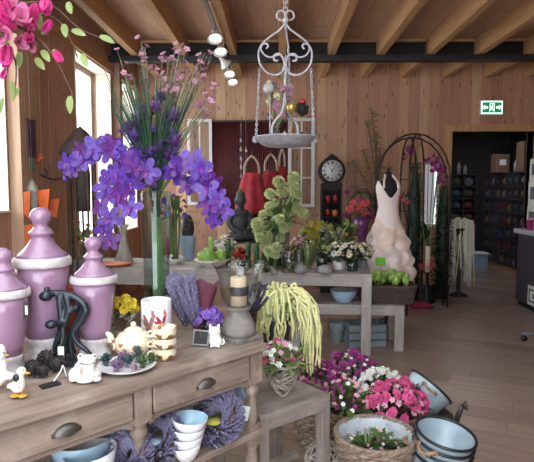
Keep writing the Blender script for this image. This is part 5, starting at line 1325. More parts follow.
# tall feathery olive plant
p = at(374, 290, WY-.35); Yp = WY-.35; p = V((p.x, Yp, 0)); r = msz(1, at(374, 200, Yp)); t = thing('olive_plant', 'tall slender pale green plant against the boards between clock and dress', 'plant', p)
MB().lathe([(.1, 0), (.13, .24), (.14, .26), (.12, .25), (0, .23)], 24).build('pot', M_greyp, t)
g = random.Random(12); st_ = MB(); lf = MB()
for i in range(9):
    x, y = g.choice([(366, 118), (372, 112), (380, 150), (352, 168), (360, 176), (350, 190), (388, 165), (376, 138), (370, 130)]) if i > 8 else [(366, 122), (372, 112), (380, 150), (352, 162), (362, 150), (352, 186), (388, 168), (376, 134), (369, 196)][i]
    e = at(x, y, Yp+g.uniform(-.12, .12))-p; P = spline([(0, 0, .24), (g.uniform(-.03, .03), 0, e.z*.55), (e.x*.45, e.y*.4, e.z*.86), e], 8); st_.tube(P, .006, 5)
    for k in range(14, len(P)):
        for s in (-1, 1, 1): lf.leaf(P[k], (s*g.uniform(.3, 1), g.uniform(-.8, .3), g.uniform(-.1, .7)), (0, -.3, 1), g.uniform(.07, .12), .028, .2, .2, 3)
st_.build('stems', M_twig, t); M_ol = mat('olive leaf', (150, 164, 110), .55, c2=(112, 128, 82), scale=20, trans=.2); lf.build('foliage', M_ol, t)

# small arched trellis and purple vase of coral roses
Yt = 6.5; c = at(363, 255, Yt); t = thing('wire_trellis', 'small dark arched wire trellis behind the coral roses', 'trellis', (c.x, Yt, 0)); r = msz(1, at(363, 220, Yt)); ar = lambda x, y: at(x, y, Yt)-V((c.x, Yt, 0))
for o_ in (0, 3): MB().tube(spline([ar(346+o_, 300)*1+V((0, 0, 0)), ar(347+o_, 215), ar(352+o_*.7, 197), ar(362, 189+o_), ar(372-o_*.7, 196), ar(380-o_, 214), ar(381-o_, 300)], 8), r*.55, 6).build('arch_wire', M_black, t)
for y in (206, 222, 240, 258): MB().tube([ar(347, y), ar(380, y)], r*.4, 5).build('cross_wire', M_black, t)
for s in (348, 379): MB().tube([ar(s, 300), V((ar(s, 300).x, 0, 0))], r*.55, 6).build('foot_wire', M_black, t)
M_pv = mat('plum glass', (118, 48, 110), .3, coat=.4, var=.3)
Yv = 6.35; c = at(360, 280, Yv); r = msz(1, at(360, 230, Yv)); zb = 0
t = thing('floor_vase', 'tall plum coloured floor vase holding coral and magenta roses', 'vase', (c.x, Yv, 0)); z1 = at(360, 217, Yv).z
MB().lathe([(.1, 0), (.11, .02), (.07, .3), (.075, .7), (.09, z1-.1), (.105, z1), (.095, z1), (.08, z1-.1), (0, z1-.2)], 28).build('body', M_pv, t)
t = thing('rose_bunch', 'coral and magenta roses in the tall plum floor vase', 'flower', (c.x, Yv, z1-.15)); g = random.Random(9)
for i, (x, y) in enumerate([(353, 203), (360, 206), (366, 203), (357, 211), (364, 212), (350, 209), (372, 212), (368, 216), (361, 199), (347, 192), (345, 215), (374, 219)]):
    q = at(x, y, Yv-.05+g.uniform(-.08, .06))-t.location; MB().tube([(0, 0, 0), q*.6+V((0, 0, .02)), q], .004, 5).build('stem', M_stem, t)
    put('rose', ME_coral if i < 6 else ME_fpom, t, q, rot_to((g.uniform(-.4, .4), -1, .5), i), 1.35 if i < 6 else 1.0)
bush(14, (0, 0, .18), (.12, .08, .1), .1, .04, 5).build('leaves', M_leafd, t)

# ------------------------------------------------------------------ rose pavilion of dark iron hoops
M_iron = mat('dark brown iron', (48, 38, 38), .5, .3)
Yr = 6.6; top = at(414, 134, Yr); fx = top.x
t = thing('garden_pavilion', 'dark iron garden arch of crossing hoops around the pink dress', 'garden arch', (fx, Yr, 0))
for ang in (.15, 1.12):
    ux, uy = math.cos(ang), math.sin(ang)
    for off in (-.05, .05):
        vx, vy = -uy*off, ux*off; hw = .47; zt_ = top.z-(.04 if off > 0 else 0); P = []
        P.append((-ux*hw+vx, -uy*hw+vy, 0)); P.append((-ux*hw+vx, -uy*hw+vy, zt_-.62))
        for k in range(0, 13): a = PI-PI*k/12; P.append((math.cos(a)*ux*hw+vx, math.cos(a)*uy*hw+vy, zt_-.55+.55*math.sin(a)))
        P += [(ux*hw+vx, uy*hw+vy, zt_-.62), (ux*hw+vx, uy*hw+vy, 0)]; MB().tube(P, .011, 6).build('hoop', M_iron, t)
    for s in (-1, 1):
        for z in (.35, .8, 1.25, 1.62): MB().tube([(s*ux*.47-uy*.05, s*uy*.47+ux*.05, z), (s*ux*.47+uy*.05, s*uy*.47-ux*.05, z)], .006, 5).build('rung', M_iron, t)

# dress form and pink tiered dress
Yd = 5.7; c = at(388, 200, Yd); r = msz(1, c); dz = lambda y: at(388, y, Yd).z
t = thing('dress_form', 'black dress form on a pole under the iron hoops', 'mannequin', (c.x, Yd, 0), .15)
m = MB(); m.lathe([(r*7, dz(232)), (r*9, dz(222)), (r*8, dz(212)), (r*7.4, dz(207)), (r*8.8, dz(196)), (r*10, dz(188)), (r*9, dz(182)), (r*4.6, dz(178.5)), (r*3.4, dz(175)), (r*3.2, dz(172)), (0, dz(171.4))], 28, wob=lambda a, z: -.14*abs(math.sin(a)))
m.build('torso', mat('black jersey', (26, 24, 28), .8), t); MB().tube([(0, 0, .02), (0, 0, dz(225))], .015, 8).build('pole', M_iron, t)
for k in range(3): a = 2*PI*k/3; MB().tube([(0, 0, .08), (math.cos(a)*.2, math.sin(a)*.2, .012)], .01, 6).build('foot', M_iron, t)
MB().ball((0, 0, dz(171)+.012), .02, 10, 7).build('neck_knob', M_iron, t)
M_dress = mat('blush satin', (244, 230, 226), .42, c2=(238, 218, 212), scale=3, sheen=.3)
M_tull = mat('peach beaded net', (234, 206, 184), .6, c2=(240, 220, 212), scale=40)
t = thing('evening_dress', 'strapless pale pink evening dress with gathered tiers on the black form', 'dress', (c.x, Yd, 0), .15)
def dr(a, f):
    """Radius and height of the gown at angle A and fraction F from neckline to hem."""
    front = max(0, -math.sin(a)); y0 = 183+15*front**2.5-2*abs(math.cos(a)); y = y0+(284-y0)*f
    prof = [(178, 10), (186, 12.8), (192, 12.6), (200, 10.8), (207, 10), (214, 11.4), (226, 14.5), (240, 18.5), (256, 21.5), (270, 24.5), (286, 26)]
    for (ya, ra), (yb, rb) in zip(prof, prof[1:]):
        if ya <= y <= yb: R = ra+(rb-ra)*(y-ya)/(yb-ya); break
    sk = max(0, min(1, (y-222)/20)); R *= 1-.14*abs(math.sin(a))*(1-sk)
    sw = abs(math.sin((y-218)/62*PI*4.3+1.1*math.sin(3*a+.5)+.5*math.sin(5*a)))
    R += sk*(3.6*sw+1.6*math.sin(7*a+2*math.sin(y*.11))+.7*math.sin(13*a+y*.2)); return R*r, dz(y+sk*2.2*math.sin(5*a+.6))
n, k = 96, 60; vs, fs, mi = [], [], []
for j in range(k+1):
    for i in range(n): a = 2*PI*i/n; R, z = dr(a, j/k); vs.append((R*math.cos(a), R*math.sin(a)*.85, z))
for j in range(k):
    for i in range(n): fs.append((j*n+i, (j+1)*n+i, (j+1)*n+(i+1) % n, j*n+(i+1) % n))
g_ = MB().add(vs, fs); o = g_.build('gown', M_dress, t); s_ = o.modifiers.new('thick', 'SOLIDIFY'); s_.thickness = .006
ov = MB(); vs, fs = [], []
for j in range(15):
    for i in range(25): a = -PI+.15+(PI*.75)*i/24; f = .36+.2*j/14*(1-.3*math.sin(i*.5)); R, z = dr(a, f); vs.append(((R+.008)*math.cos(a), (R+.008)*math.sin(a)*.85, z))
for j in range(14):
    for i in range(24): fs.append((j*25+i, (j+1)*25+i, (j+1)*25+i+1, j*25+i+1))
ov.add(vs, fs).build('beaded_overlay', M_tull, t)
for s in (-1, 1): MB().tube(spline([(s*r*7.5, -r*8.2, dz(188)), (s*r*6.5, -r*6, dz(181)), (s*r*3.6, -r*1, dz(175.5)), (s*r*2.5, r*3, dz(175))], 5), r*1.1, 6).build('strap', M_dress, t)
q = at(380, 261.5, Yd); ql = V((q.x-c.x, 0, q.z)); a = math.atan2(-1, -.33)
tg = thing('price_tag', 'bright green square tag pinned low on the pink dress', 'tag', at(380.5, 261.5, Yd-.375), -.2); MB().box((0, 0, 0), (r*9, .004, r*7.5)).build('card', mat('bright green card', (124, 206, 40), .6), tg)
# corsage of pink flowers, hung on the arch
q = at(403, 200, 5.95); t = thing('flower_corsage', 'pink and coral flower corsage tied to the iron arch beside the dress', 'flower', q)
blooms(t, [ME_coral, ME_pale5, ME_pale5], 9, (0, 0, 0), (.06, .05, .05), 3, -.6, 'blossom', (.9, 1.3)); bush(10, (0, 0, 0), (.06, .05, .05), .08, .03, 3).build('leaves', M_leafd, t)
MB().tube(spline([(0, 0, 0), (.03, 0, -.15), (.08, .02, -.32)], 5), .012, 6).build('ribbon', M_blackg, t)

# ------------------------------------------------------------------ slim green columns, orchids and white amaranth by the doorway
def cypress(px, pytop, Y, wpx, lab, seed, botpx=296):
    b = at(px, 300, Y); p = V((b.x, Y, 0)); H = at(px, pytop, Y).z; R = msz(wpx/2, at(px, 230, Y)); t = thing('ivy_column', lab, 'plant', p, 0, 'slim green columns by the doorway')
    MB().lathe([(.09, 0), (.11, .16), (.12, .17), (.1, .16), (0, .15)], 20).build('pot', M_blackg, t); MB().tube([(0, 0, .15), (0, 0, H*.96)], .012, 6).build('trunk', M_twig, t)
    g = random.Random(seed); m = MB()
    m.lathe([(0, .16), (R*.6, .2), (R*.66, H*.4), (R*.55, H*.8), (R*.2, H*.97), (0, H)], 14)
    for i in range(900):
        f = g.random(); a = g.uniform(0, 6.283); rr = R*(.62+.25*g.random())*(1-.65*max(0, f-.6)/.4); m.leaf((math.cos(a)*rr, math.sin(a)*rr, .18+(H-.18)*f), (math.cos(a), math.sin(a), g.uniform(-.2, .8)), (0, 0, 1), .06, .03, .3, .2, 2)
    m.build('foliage', mat('dark ivy', (34, 62, 36), .6, c2=(22, 42, 26), scale=30), t)
cypress(413, 163, 7.1, 17, 'slim dark ivy column standing between the dress and the narrow window', 1)
cypress(441, 186, 7.2, 20, 'slim dark ivy column in front of the narrow window, next to the doorway', 2)
b = at(426, 300, 6.9); t = thing('vanda_stand', 'thin dark stand of magenta orchids in front of the narrow window', 'orchid', (b.x, 6.9, 0)); g = random.Random(8)
MB().lathe([(.11, 0), (.12, .02), (.1, .2), (.11, .22), (0, .2)], 20).build('pot', M_blackg, t)
for k, (x, y) in enumerate([(411, 152), (428, 166), (436, 162), (443, 170), (440, 180)]):
    e = at(x, y, 6.9+.05*k-.1)-t.location; P = spline([(0, 0, .2), (e.x*.3, 0, e.z*.6), (e.x*.8, e.y, e.z*1.01), e-V((-.06 if k else .06, 0, .08))], 6); MB().tube(P, .006, 5).build('stem', M_stem, t)
    for j in range(7): q = P[-1-j]; put('blossom', ME_fuch5, t, q+V((g.uniform(-.06, .06), -.03, g.uniform(-.06, .05))), rot_to((g.uniform(-.4, .4), -1, .2), j), g.uniform(1.6, 2.2))
bush(30, (0, 0, .6), (.1, .1, .35), .3, .05, 4).build('leaves', M_leafd, t)
b = at(458, 296, 7.35); t = thing('white_amaranth', 'white trailing amaranth in a tall dark stand at the edge of the doorway', 'plant', (b.x, 7.35, 0)); g = random.Random(6); zt_ = at(456, 214, 7.35).z
M_wam = mat('white amaranth tassel', (232, 226, 210), .8, c2=(204, 198, 180), scale=80)
MB().lathe([(.13, 0), (.13, .02), (.03, .06), (.028, zt_-.32), (.1, zt_-.22), (.1, zt_-.2), (0, zt_-.22)], 20).build('stand', M_iron, t)
for i in range(56):
    a = g.uniform(0, 6.283); s = g.uniform(.3, 1); ex, ey = math.cos(a)*.24*s, math.sin(a)*.15*s; z0 = zt_-.2; dr_ = g.uniform(.25, .85); m = MB()
    tassel(m, [(0, 0, z0), (ex*.5, ey*.5, z0+.16*(1.2-s)), (ex*.9, ey*.9, z0+.08), (ex, ey, z0-dr_*.4), (ex*1.05+g.uniform(-.03, .03), ey, z0-dr_)], .011, g); m.build('flower_tassel', M_wam, t)
b = at(427, 292, 6.6); t = thing('white_candle_stand', 'white church candle with pink flowers on a short black stand between the ivy columns', 'candle', (b.x, 6.6, 0)); zc_ = at(427, 272, 6.6).z; MB().lathe([(.09, 0), (.09, .02), (.02, .04), (.02, zc_-.02), (.07, zc_), (0, zc_)], 18).build('stand', M_iron, t); MB().lathe([(.03, zc_), (.03, zc_+.33), (0, zc_+.33)], 16).build('candle', M_wax, t)
blooms(t, [ME_pale5, ME_coral], 8, (0, 0, zc_+.05), (.1, .08, .06), 3, 0, 'blossom', (1, 1.4))
b = at(422, 293, 6.5); t = thing('red_doormat', 'small crimson cushion on the floor at the foot of the ivy columns', 'cushion', (b.x, 6.6, .0), .1); o = MB().box((0, 0, .03), (.26, .2, .06)).build('pad', mat('crimson cloth', (150, 32, 62), .8), t, .02)

# ------------------------------------------------------------------ storeroom beyond the doorway: cubby shelves with yarn
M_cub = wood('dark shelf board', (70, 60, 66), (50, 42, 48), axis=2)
YC = ['grey', 'plum', 'brown', 'teal', 'crimson', 'navy', 'ochre', 'olive']
M_y = [mat(n_+' yarn', c_, .9, c2=tuple(int(q*.6) for q in c_), scale=40) for n_, c_ in zip(YC, ((130, 128, 132), (104, 58, 92), (112, 82, 66), (58, 100, 108), (140, 50, 54), (52, 62, 110), (160, 124, 62), (96, 104, 66)))]
ME_yarn = []
for m_ in M_y:
    q = MB(); q.ball((0, 0, 0), .078, 12, 8); g = random.Random(len(ME_yarn))
    for i in range(10): q.ring((0, 0, 0), .079, .008, 20, 4, rot_to(rdir(g)).to_matrix())
    ME_yarn.append(q.mesh('yarn', [m_]))
def cubby(lab, loc, rz, nx, nz, s, z0, name='cubby_shelf'):
    t = thing(name, lab, 'shelf', loc, rz)
    for i in range(nx+1): MB().box((i*s, .16, z0+nz*s/2), (.018, .32, nz*s)).build('upright', M_cub, t)
    for j in range(nz+1): MB().box((nx*s/2, .16, z0+j*s), (nx*s+.018, .32, .018)).build('shelf_board', M_cub, t)
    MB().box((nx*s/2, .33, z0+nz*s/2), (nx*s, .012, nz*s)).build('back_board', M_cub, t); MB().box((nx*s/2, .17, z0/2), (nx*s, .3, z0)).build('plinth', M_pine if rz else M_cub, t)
    return t
S_ = .245
cubby('long cubby shelf of yarn balls running along the storeroom side wall', (4.25, 10.72, 0), -PI/2, 11, 7, S_, .1)
cubby('cubby shelf of yarn balls across the far end of the storeroom', (2.62, 10.72, 0), 0, 6, 7, S_, .1)
g = random.Random(4); ROW = ['bottom', 'second', 'third', 'fourth', 'fifth', 'sixth', 'top']
for j in range(7):
    for i in range(11):
        k = g.randrange(8); y = 10.72-S_*(i+.5); o = put('yarn_ball', ME_yarn[k], None, (4.345, y, .1+S_*j+.096), None, g.uniform(.95, 1.05)); tag(o, 'dark coloured yarn ball in a cubby of the side wall shelf', 'yarn ball', 'yarn balls in the side wall cubbies')
    for i in range(2, 6):
        k = g.randrange(8); o = put('yarn_ball', ME_yarn[k], None, (2.62+S_*(i+.5), 10.82, .1+S_*j+.096), None, g.uniform(.95, 1.05)); tag(o, 'dark coloured yarn ball in a cubby of the far end shelf', 'yarn ball', 'yarn balls in the far end cubbies')
zt_ = .1+7*S_+.009
M_card = mat('brown cardboard', (120, 92, 74), .8); M_cardw = mat('pale box card', (176, 166, 164), .7); M_cardg = mat('grey box card', (110, 108, 112), .7)
def carton(x, y, w_, d_, h, m_, lab, z=zt_, rz=0):
    t = thing('carton', lab, 'box', (x, y, z), rz, 'cartons in the storeroom'); MB().box((0, 0, h/2), (w_, d_, h)).build('box', m_, t, .004); MB().box((0, -d_/2-.001, h*.55), (w_*.5, .002, h*.3)).build('label', M_paper, t); MB().box((0, 0, h+.001), (w_, d_*.16, .002)).build('tape', M_wax, t)
carton(4.2, 9.9, .24, .26, .34, M_card, 'tall brown carton on top of the storeroom shelf under the dark hat'); carton(4.4, 9.3, .22, .3, .52, M_card, 'tallest brown carton on top of the side shelf')
carton(4.4, 8.75, .2, .26, .24, M_cardw, 'pale carton on top of the side shelf nearest the doorway'); carton(3.05, 10.85, .3, .24, .22, M_cardw, 'wide pale carton on the far end shelf'); carton(3.45, 10.85, .26, .22, .3, M_cardg, 'grey carton on the far end shelf beside the wide pale one'); carton(4.4, 8.3, .26, .3, .2, M_cardg, 'low grey carton on the side shelf by the door frame')
for i, (x, y, h, lab) in enumerate(((3.75, 10.8, .26, 'white bottle on the far end shelf'), (3.88, 10.8, .2, 'short white bottle on the far end shelf corner'), (4.36, 9.6, .24, 'pale bottle on the side shelf between the two brown cartons'), (4.36, 9.05, .22, 'pale bottle on the side shelf before the pale carton'))):
    t = thing('bottle', lab, 'bottle', (x, y, zt_), 0, 'pale bottles on the storeroom shelves'); MB().lathe([(.035, 0), (.036, h*.65), (.014, h*.82), (.014, h*.94), (0, h*.94)], 16).build('body', M_cardw, t); MB().lathe([(.018, h*.93), (.018, h), (0, h)], 14).build('cap', M_blackg, t)
b = at(474, 266, 9.9); t = thing('storage_bin', 'pale blue plastic storage bin on the storeroom floor', 'bin', (b.x, 9.9, 0)); MB().box((0, 0, .15), (.42, .3, .3)).build('body', mat('pale blue plastic', (150, 172, 206), .4), t, .02); MB().box((0, 0, .31), (.45, .33, .025)).build('lid', M_white, t, .006)

# ------------------------------------------------------------------ counter at the picture's edge
M_count = mat('dark plum-grey panel', (70, 62, 74), .5, var=.12); M_marb = mat('pale worktop', (196, 198, 204), .3, c2=(168, 170, 180), scale=8)
c0 = on(515, 303.5, 0); t = thing('shop_counter', 'dark plum-grey shop counter with a pale worktop beside the doorway', 'counter', (c0.x, c0.y, 0), -.03)
MB().box((.45, -.95, .5), (.9, 1.9, .88)).build('body', M_count, t, .01); MB().box((.46, -.95, .03), (.86, 1.86, .06)).build('plinth', M_black, t); MB().box((.44, -.95, .97), (.96, 1.98, .06)).build('worktop', M_marb, t, .008)
ct = V((c0.x, c0.y, 1.0))
for i, (dy, w_, h, z, lab) in enumerate(((-.55, .34, .3, 0, 'lowest white carton stacked on the counter end'), (-.55, .32, .32, .3, 'middle white carton stacked on the counter'), (-.55, .3, .28, .62, 'topmost white carton stacked on the counter'))):
    t = thing('display_box', lab, 'box', ct+V((.27, dy+.38, z)), .06*i, 'white cartons stacked on the counter'); MB().box((0, 0, h/2), (w_, .3, h-.002)).build('box', M_white, t, .004); MB().box((-w_/2-.001, 0, h*.5), (.002, .2, h*.5)).build('label', M_cardg, t); MB().box((0, -.151, h*.5), (w_*.6, .002, h*.4)).build('print', M_cardg, t)
t = thing('gift_box', 'small magenta gift box with a bow on the counter end', 'box', ct+V((.07, -.22, 0)), .2); MB().box((0, 0, .06), (.09, .09, .12)).build('box', mat('magenta card', (150, 34, 104), .5), t, .003); MB().ball((0, 0, .135), (.03, .03, .018), 10, 6).build('bow', M_pale, t); MB().box((0, -.0455, .06), (.015, .002, .12)).build('ribbon', M_pale, t)
q = V((c0.x-.012, c0.y-.52, .3)); t = thing('notice_board', 'small square white printed notice low on the dark counter side', 'notice', (c0.x+.0-.018, c0.y-.52, .2), -.03)
MB().box((0, 0, 0), (.01, .3, .24)).build('card', M_paper, t); m = MB()
for s in (-1, 1): m.box((-.006, s*.105, 0), (.002, .03, .17)); m.box((-.0062, 0, s*.07), (.002, .2, .026))
m.box((-.0064, 0, 0), (.002, .05, .06)); m.build('print', M_cardg, t)
# foot of a metal clothes rail
f0 = on(521, 341, 0); t = thing('clothes_rail', 'grey metal foot of a clothes rail standing on the planks before the counter', 'rail', (f0.x, f0.y, 0))
M_tube = mat('grey metal tube', (128, 134, 144), .35, .6)
MB().tube([(0, 0, .075), (.9, .0, .075)], .016, 8).build('foot_bar', M_tube, t); MB().tube([(.45, 0, .075), (.45, 0, 1.5)], .016, 8).build('upright', M_tube, t)
for x in (.03, .87): MB().tube([(x, 0, .07), (x, 0, .05)], .012, 8).build('caster_stem', M_tube, t); w_ = MB(); w_.M = Matrix.Translation((x, 0, .03)) @ Matrix.Rotation(PI/2, 4, 'X'); w_.lathe([(0, -.012), (.03, -.012), (.03, .012), (0, .012)], 18); w_.build('caster', M_blackg, t)
# ------------------------------------------------------------------ hanging scrolled iron tray
M_scr = mat('chalk white iron', (196, 194, 200), .6, c2=(160, 158, 168), scale=30)
Yh = 3.3; hc = at(285, 138.5, Yh); r = msz(1, hc)
t = thing('hanging_tray', 'chalk white scrolled iron hanger carrying a round tray on chains', 'hanger', hc, .04)
AX = 284.5
def HP(x, y, ang): X = (x-AX)*r; z = at(285, y, Yh).z-hc.z; return V((X*math.cos(ang), X*math.sin(ang), z))
S1 = [(288, 20), (291, 19.5), (293, 16.5), (291.5, 12), (287.5, 11), (284.6, 15), (284.6, 22), (289, 29), (297, 35), (305.5, 42), (310.5, 51), (310, 62), (305, 70.5), (297, 75), (289.5, 73.5), (285.5, 67), (286.5, 58.5), (290.5, 54), (295, 55), (295.5, 60), (291.5, 61)]
S2 = [(303.5, 48.8), (301.5, 46.5), (303, 43.8), (307, 44.5), (308.4, 49.5), (305, 55), (299, 57.3), (294, 55.5), (289, 54.6)]
for k, ang in enumerate((0, PI, PI*.43)):
    MB().tube(spline([HP(x, y, ang) for x, y in S1], 5), r*1.0, 8).build('scroll_arm', M_scr, t); MB().tube(spline([HP(x, y, ang) for x, y in S2], 5), r*.95, 8).build('scroll_curl', M_scr, t)
for y in (21, 69): z = HP(AX, y, 0).z; MB().lathe([(r*2.4, z-r*2.4), (r*3.2, z), (r*2.4, z+r*2.4)], 14).build('collar', M_scr, t)
def chain(m, a, b, n, R, rr):
    a, b = V(a), V(b); d = (b-a)/n; q = rot_to(d)
    for i in range(n):
        A = (q @ Quaternion((0, 0, 1), PI/2*(i % 2))).to_matrix() @ Matrix.Rotation(PI/2, 3, 'X'); m.ring(a+d*(i+.5), R, rr, 9, 4, A, .55, 1.0)
    return m
ztop = 3.135-hc.z; chain(MB(), HP(AX, 12, 0), (0, 0, ztop), 20, .024, .004).build('chain', M_scr, t)
for ang in (0, PI, PI*.43): chain(MB(), HP(AX+25.5, 69, ang), HP(AX+29, 139, ang), 26, r*2.0, r*.45).build('chain', M_scr, t); MB().lathe([(r*1, -r*4), (r*3, -r*2.5), (r*2.6, r*1.5), (r*1, r*3)], 12, HP(AX+29.5, 139, ang)).build('chain_knob', M_scr, t)
MB().lathe([(0, -r*8), (r*19, -r*8), (r*23, -r*6.5), (r*31, r*.2), (r*32.5, r*1), (r*31.6, r*1.6), (r*22, -r*5.4), (0, -r*6.6)], 44).build('tray', M_scr, t)
for ang in (.3, PI+.3): MB().tube(spline([HP(285, 70, 0), HP(284, 95, 0)*1+V((0, 0, 0)), HP(288, 112, ang), HP(297, 124, ang), HP(298, 134, ang), HP(294, 138, ang)], 6), r*1.2, 7).build('stem_scroll', M_scr, t)
# ornaments standing on the tray
tz = hc+V((0, 0, -r*6.4))
def tray_pt(x, dy=0): return V((hc.x+(x-285)*r, hc.y+dy, tz.z))
M_blueb = mat('smoky blue flower', (92, 96, 148), .5); M_mauve = mat('mauve dried petal', (176, 130, 150), .6); M_gold = mat('gold leaf', (196, 164, 92), .3, .7)
t = thing('dried_bouquet', 'small bundle of dried mauve and white flowers standing on the hanging tray', 'flower', tray_pt(277, .02)); g = random.Random(3)
MB().lathe([(r*4, 0), (r*3, r*5), (r*2.4, r*20), (r*3.5, r*27), (r*3, r*27), (0, r*20)], 16).build('vase', M_hglass, t)
ME_mv = bloom_pom(r*4.2, [M_mauve], 18, 2); ME_bl = bloom_pom(r*3.6, [M_blueb], 18, 3); ME_wv = bloom_pom(r*3.2, [M_cream], 18, 3)
for i in range(20):
    q = V((g.uniform(-9, 13)*r, g.uniform(-5, 5)*r, g.uniform(28, 62)*r)); MB().tube([(0, 0, r*14), q], r*.5, 4).build('stem', M_twig if i % 2 else M_leafp, t); put('dried_flower', (ME_mv, ME_wv, ME_mv, ME_bl)[i % 4], t, q, rot_to((g.uniform(-1, 1), -1, .4), i), g.uniform(.7, 1.2))
bush(12, (r*4, 0, r*50), (r*8, r*5, r*18), r*14, r*4, 7).build('leaves', M_leafp, t)
t = thing('glass_float', 'clear glass ball on a thin rod at the window side of the hanging tray', 'ornament', tray_pt(270, -.02)); MB().tube([(0, 0, 0), (0, 0, r*52)], r*.6, 5).build('rod', M_scr, t); MB().ball((-r*1.5, 0, r*55), r*5.6, 18, 12).build('ball', M_frost, t); MB().lathe([(r*4, 0), (r*4, r*1), (0, r*1.4)], 14).build('foot', M_scr, t)
t = thing('gilt_ball', 'gold ball ornament on a stem near the middle of the hanging tray', 'ornament', tray_pt(291, -.03)); MB().tube([(0, 0, 0), (0, 0, r*31)], r*.7, 5).build('stem', M_gold, t); MB().ball((0, 0, r*36), r*5.4, 18, 12).build('ball', M_gold, t); MB().lathe([(r*4.5, 0), (r*4, r*1.4), (r*.6, r*3), (0, r*3)], 14).build('foot', M_gold, t)
for i, (x, h, lab) in enumerate(((284.5, 12, 'small clear glass bottle on the hanging tray beside the dried bouquet'), (301, 10, 'small clear glass bottle on the hanging tray nearest the sash window'))):
    t = thing('glass_bottle', lab, 'bottle', tray_pt(x, -.05), 0, 'small glass bottles on the hanging tray'); MB().lathe([(r*2.6, 0), (r*2.8, r*h*.6), (r*1.2, r*h*.8), (r*1.5, r*h), (0, r*h)], 16).build('body', M_frost, t); MB().lathe([(r*1.2, r*h), (r*1, r*(h+2)), (0, r*(h+2))], 10).build('cork', M_twig, t)
q = at(302, 109, Yh+.12); t = thing('bow_ball', 'dark moss ball with a red bow hanging inside the scrolled iron hanger', 'ornament', q); m = MB(); m.ball((0, 0, 0), r*6.2, 14, 10)
g = random.Random(1)
for i in range(120): d = rdir(g); m.leaf(d*r*5.6, d+rdir(g)*.6, d, r*3, r*1.6, .2, .2, 2)
m.build('moss', mat('dark moss', (40, 42, 36), .9), t); MB().ball((0, -r*2, r*7.5), (r*3.6, r*2.4, r*2.6), 10, 7).build('bow', mat('red ribbon', (206, 40, 44), .5), t); MB().tube([(0, 0, r*6), (-r*6, -.1, r*36)], r*.25, 4).build('thread', M_string, t)

# ------------------------------------------------------------------ magnolia branch reaching in from a tall floor vase outside the picture
bz = C(1.02, .3, 0); Ym = 1.95
mp = V((-1.62, 1.62, 0)); t = thing('magnolia_branch', 'large branch of pink magnolia reaching in above the urns, with pale green leaves', 'branch', mp)
M_vs = mat('tall grey vase', (120, 118, 122), .5); MB().lathe([(.12, 0), (.13, .02), (.17, .5), (.11, 1.0), (.13, 1.1), (.12, 1.1), (.1, 1.0), (0, .9)], 28).build('vase', M_vs, t)
def mg(x, y, Y): return at(x, y, Y)-mp
BR = [[(-14, 20, 1.85), (10, 24, 1.92), (35, 36, 1.98), (55, 58, 2.0), (70, 88, 2.02), (73, 98, 2.02)], [(-14, 20, 1.85), (14, 8, 1.9), (36, 2, 1.95), (56, 8, 2.0), (82, 30, 2.05), (110, 40, 2.1)], [(-14, 30, 1.9), (6, 42, 1.95), (16, 66, 2.0), (14, 100, 2.0)], [(10, 24, 1.92), (30, 14, 2.0), (60, 22, 2.05), (78, 58, 2.08)]]
base = [V((0, 0, .95)), V((.02, .03, 1.5)), mg(-30, 26, 1.8)]
for i, b_ in enumerate(BR): P = spline((base if b_[0][0] < 0 else [])+[mg(*q) for q in b_], 7); MB().tube(P, [.008*(1-.75*k/(len(P)-1)) for k in range(len(P))], 6).build('twig', M_twig, t)
def magn(L_, mats, op, n=7):
    m = MB()
    for k in range(n): a = 2*PI*k/n*(1 if k < 4 else 1.1); o = op*(1 if k % 2 else .6); m.leaf((math.cos(a)*L_*.06, math.sin(a)*L_*.06, 0), (math.cos(a)*o, math.sin(a)*o, 1), (-math.cos(a), -math.sin(a), o), L_*(1 if k % 2 else .92), L_*.62, -.12, .35, 5, .55, .2)
    m.cur = 1; m.lathe([(0, -.012), (.008, -.01), (.011, 0), (.004, .02), (0, .022)], 8); return m.mesh('magnolia', mats)
ME_m1, ME_m2, ME_m3 = magn(.085, [M_mag, M_leafp], .22), magn(.08, [M_magp, M_leafp], .75), magn(.06, [M_mag, M_leafp], .12, 5)
for x, y, Y, me, d, s in ((7, 46, 1.95, 0, (.05, -.3, -1), 1.0), (2, 24, 1.9, 1, (.5, -.8, .3), .9), (12, 12, 1.92, 1, (.2, -.9, .5), .8), (27, 28, 1.97, 0, (.6, -.6, .1), .85), (46, 0, 1.98, 0, (.2, -.5, -.7), .9), (44, 32, 2.0, 2, (.6, -.4, .5), 1.0), (55, 52, 2.0, 2, (.55, -.4, -.75), .95), (18, 42, 1.96, 1, (.7, -.7, -.2), .7), (6, 70, 2.0, 2, (-.2, -.4, -.8), .7), (14, 30, 1.9, 0, (-.3, -.7, .4), 1.0), (22, 22, 1.93, 1, (.4, -.9, .2), .95), (2, 34, 1.88, 1, (.3, -.9, -.3), 1.0), (33, 20, 1.96, 2, (.4, -.5, .7), 1.1), (8, 14, 1.88, 0, (-.2, -.6, .8), .9), (28, 34, 1.95, 0, (.4, -.7, -.5), .75), (-4, 6, 1.9, 1, (.3, -1, .4), .9), (30, 44, 2.0, 1, (.4, -.8, -.4), .6)): put('blossom', (ME_m1, ME_m2, ME_m3)[me], t, mg(x, y, Y), rot_to(d, x), s)
g = random.Random(2)
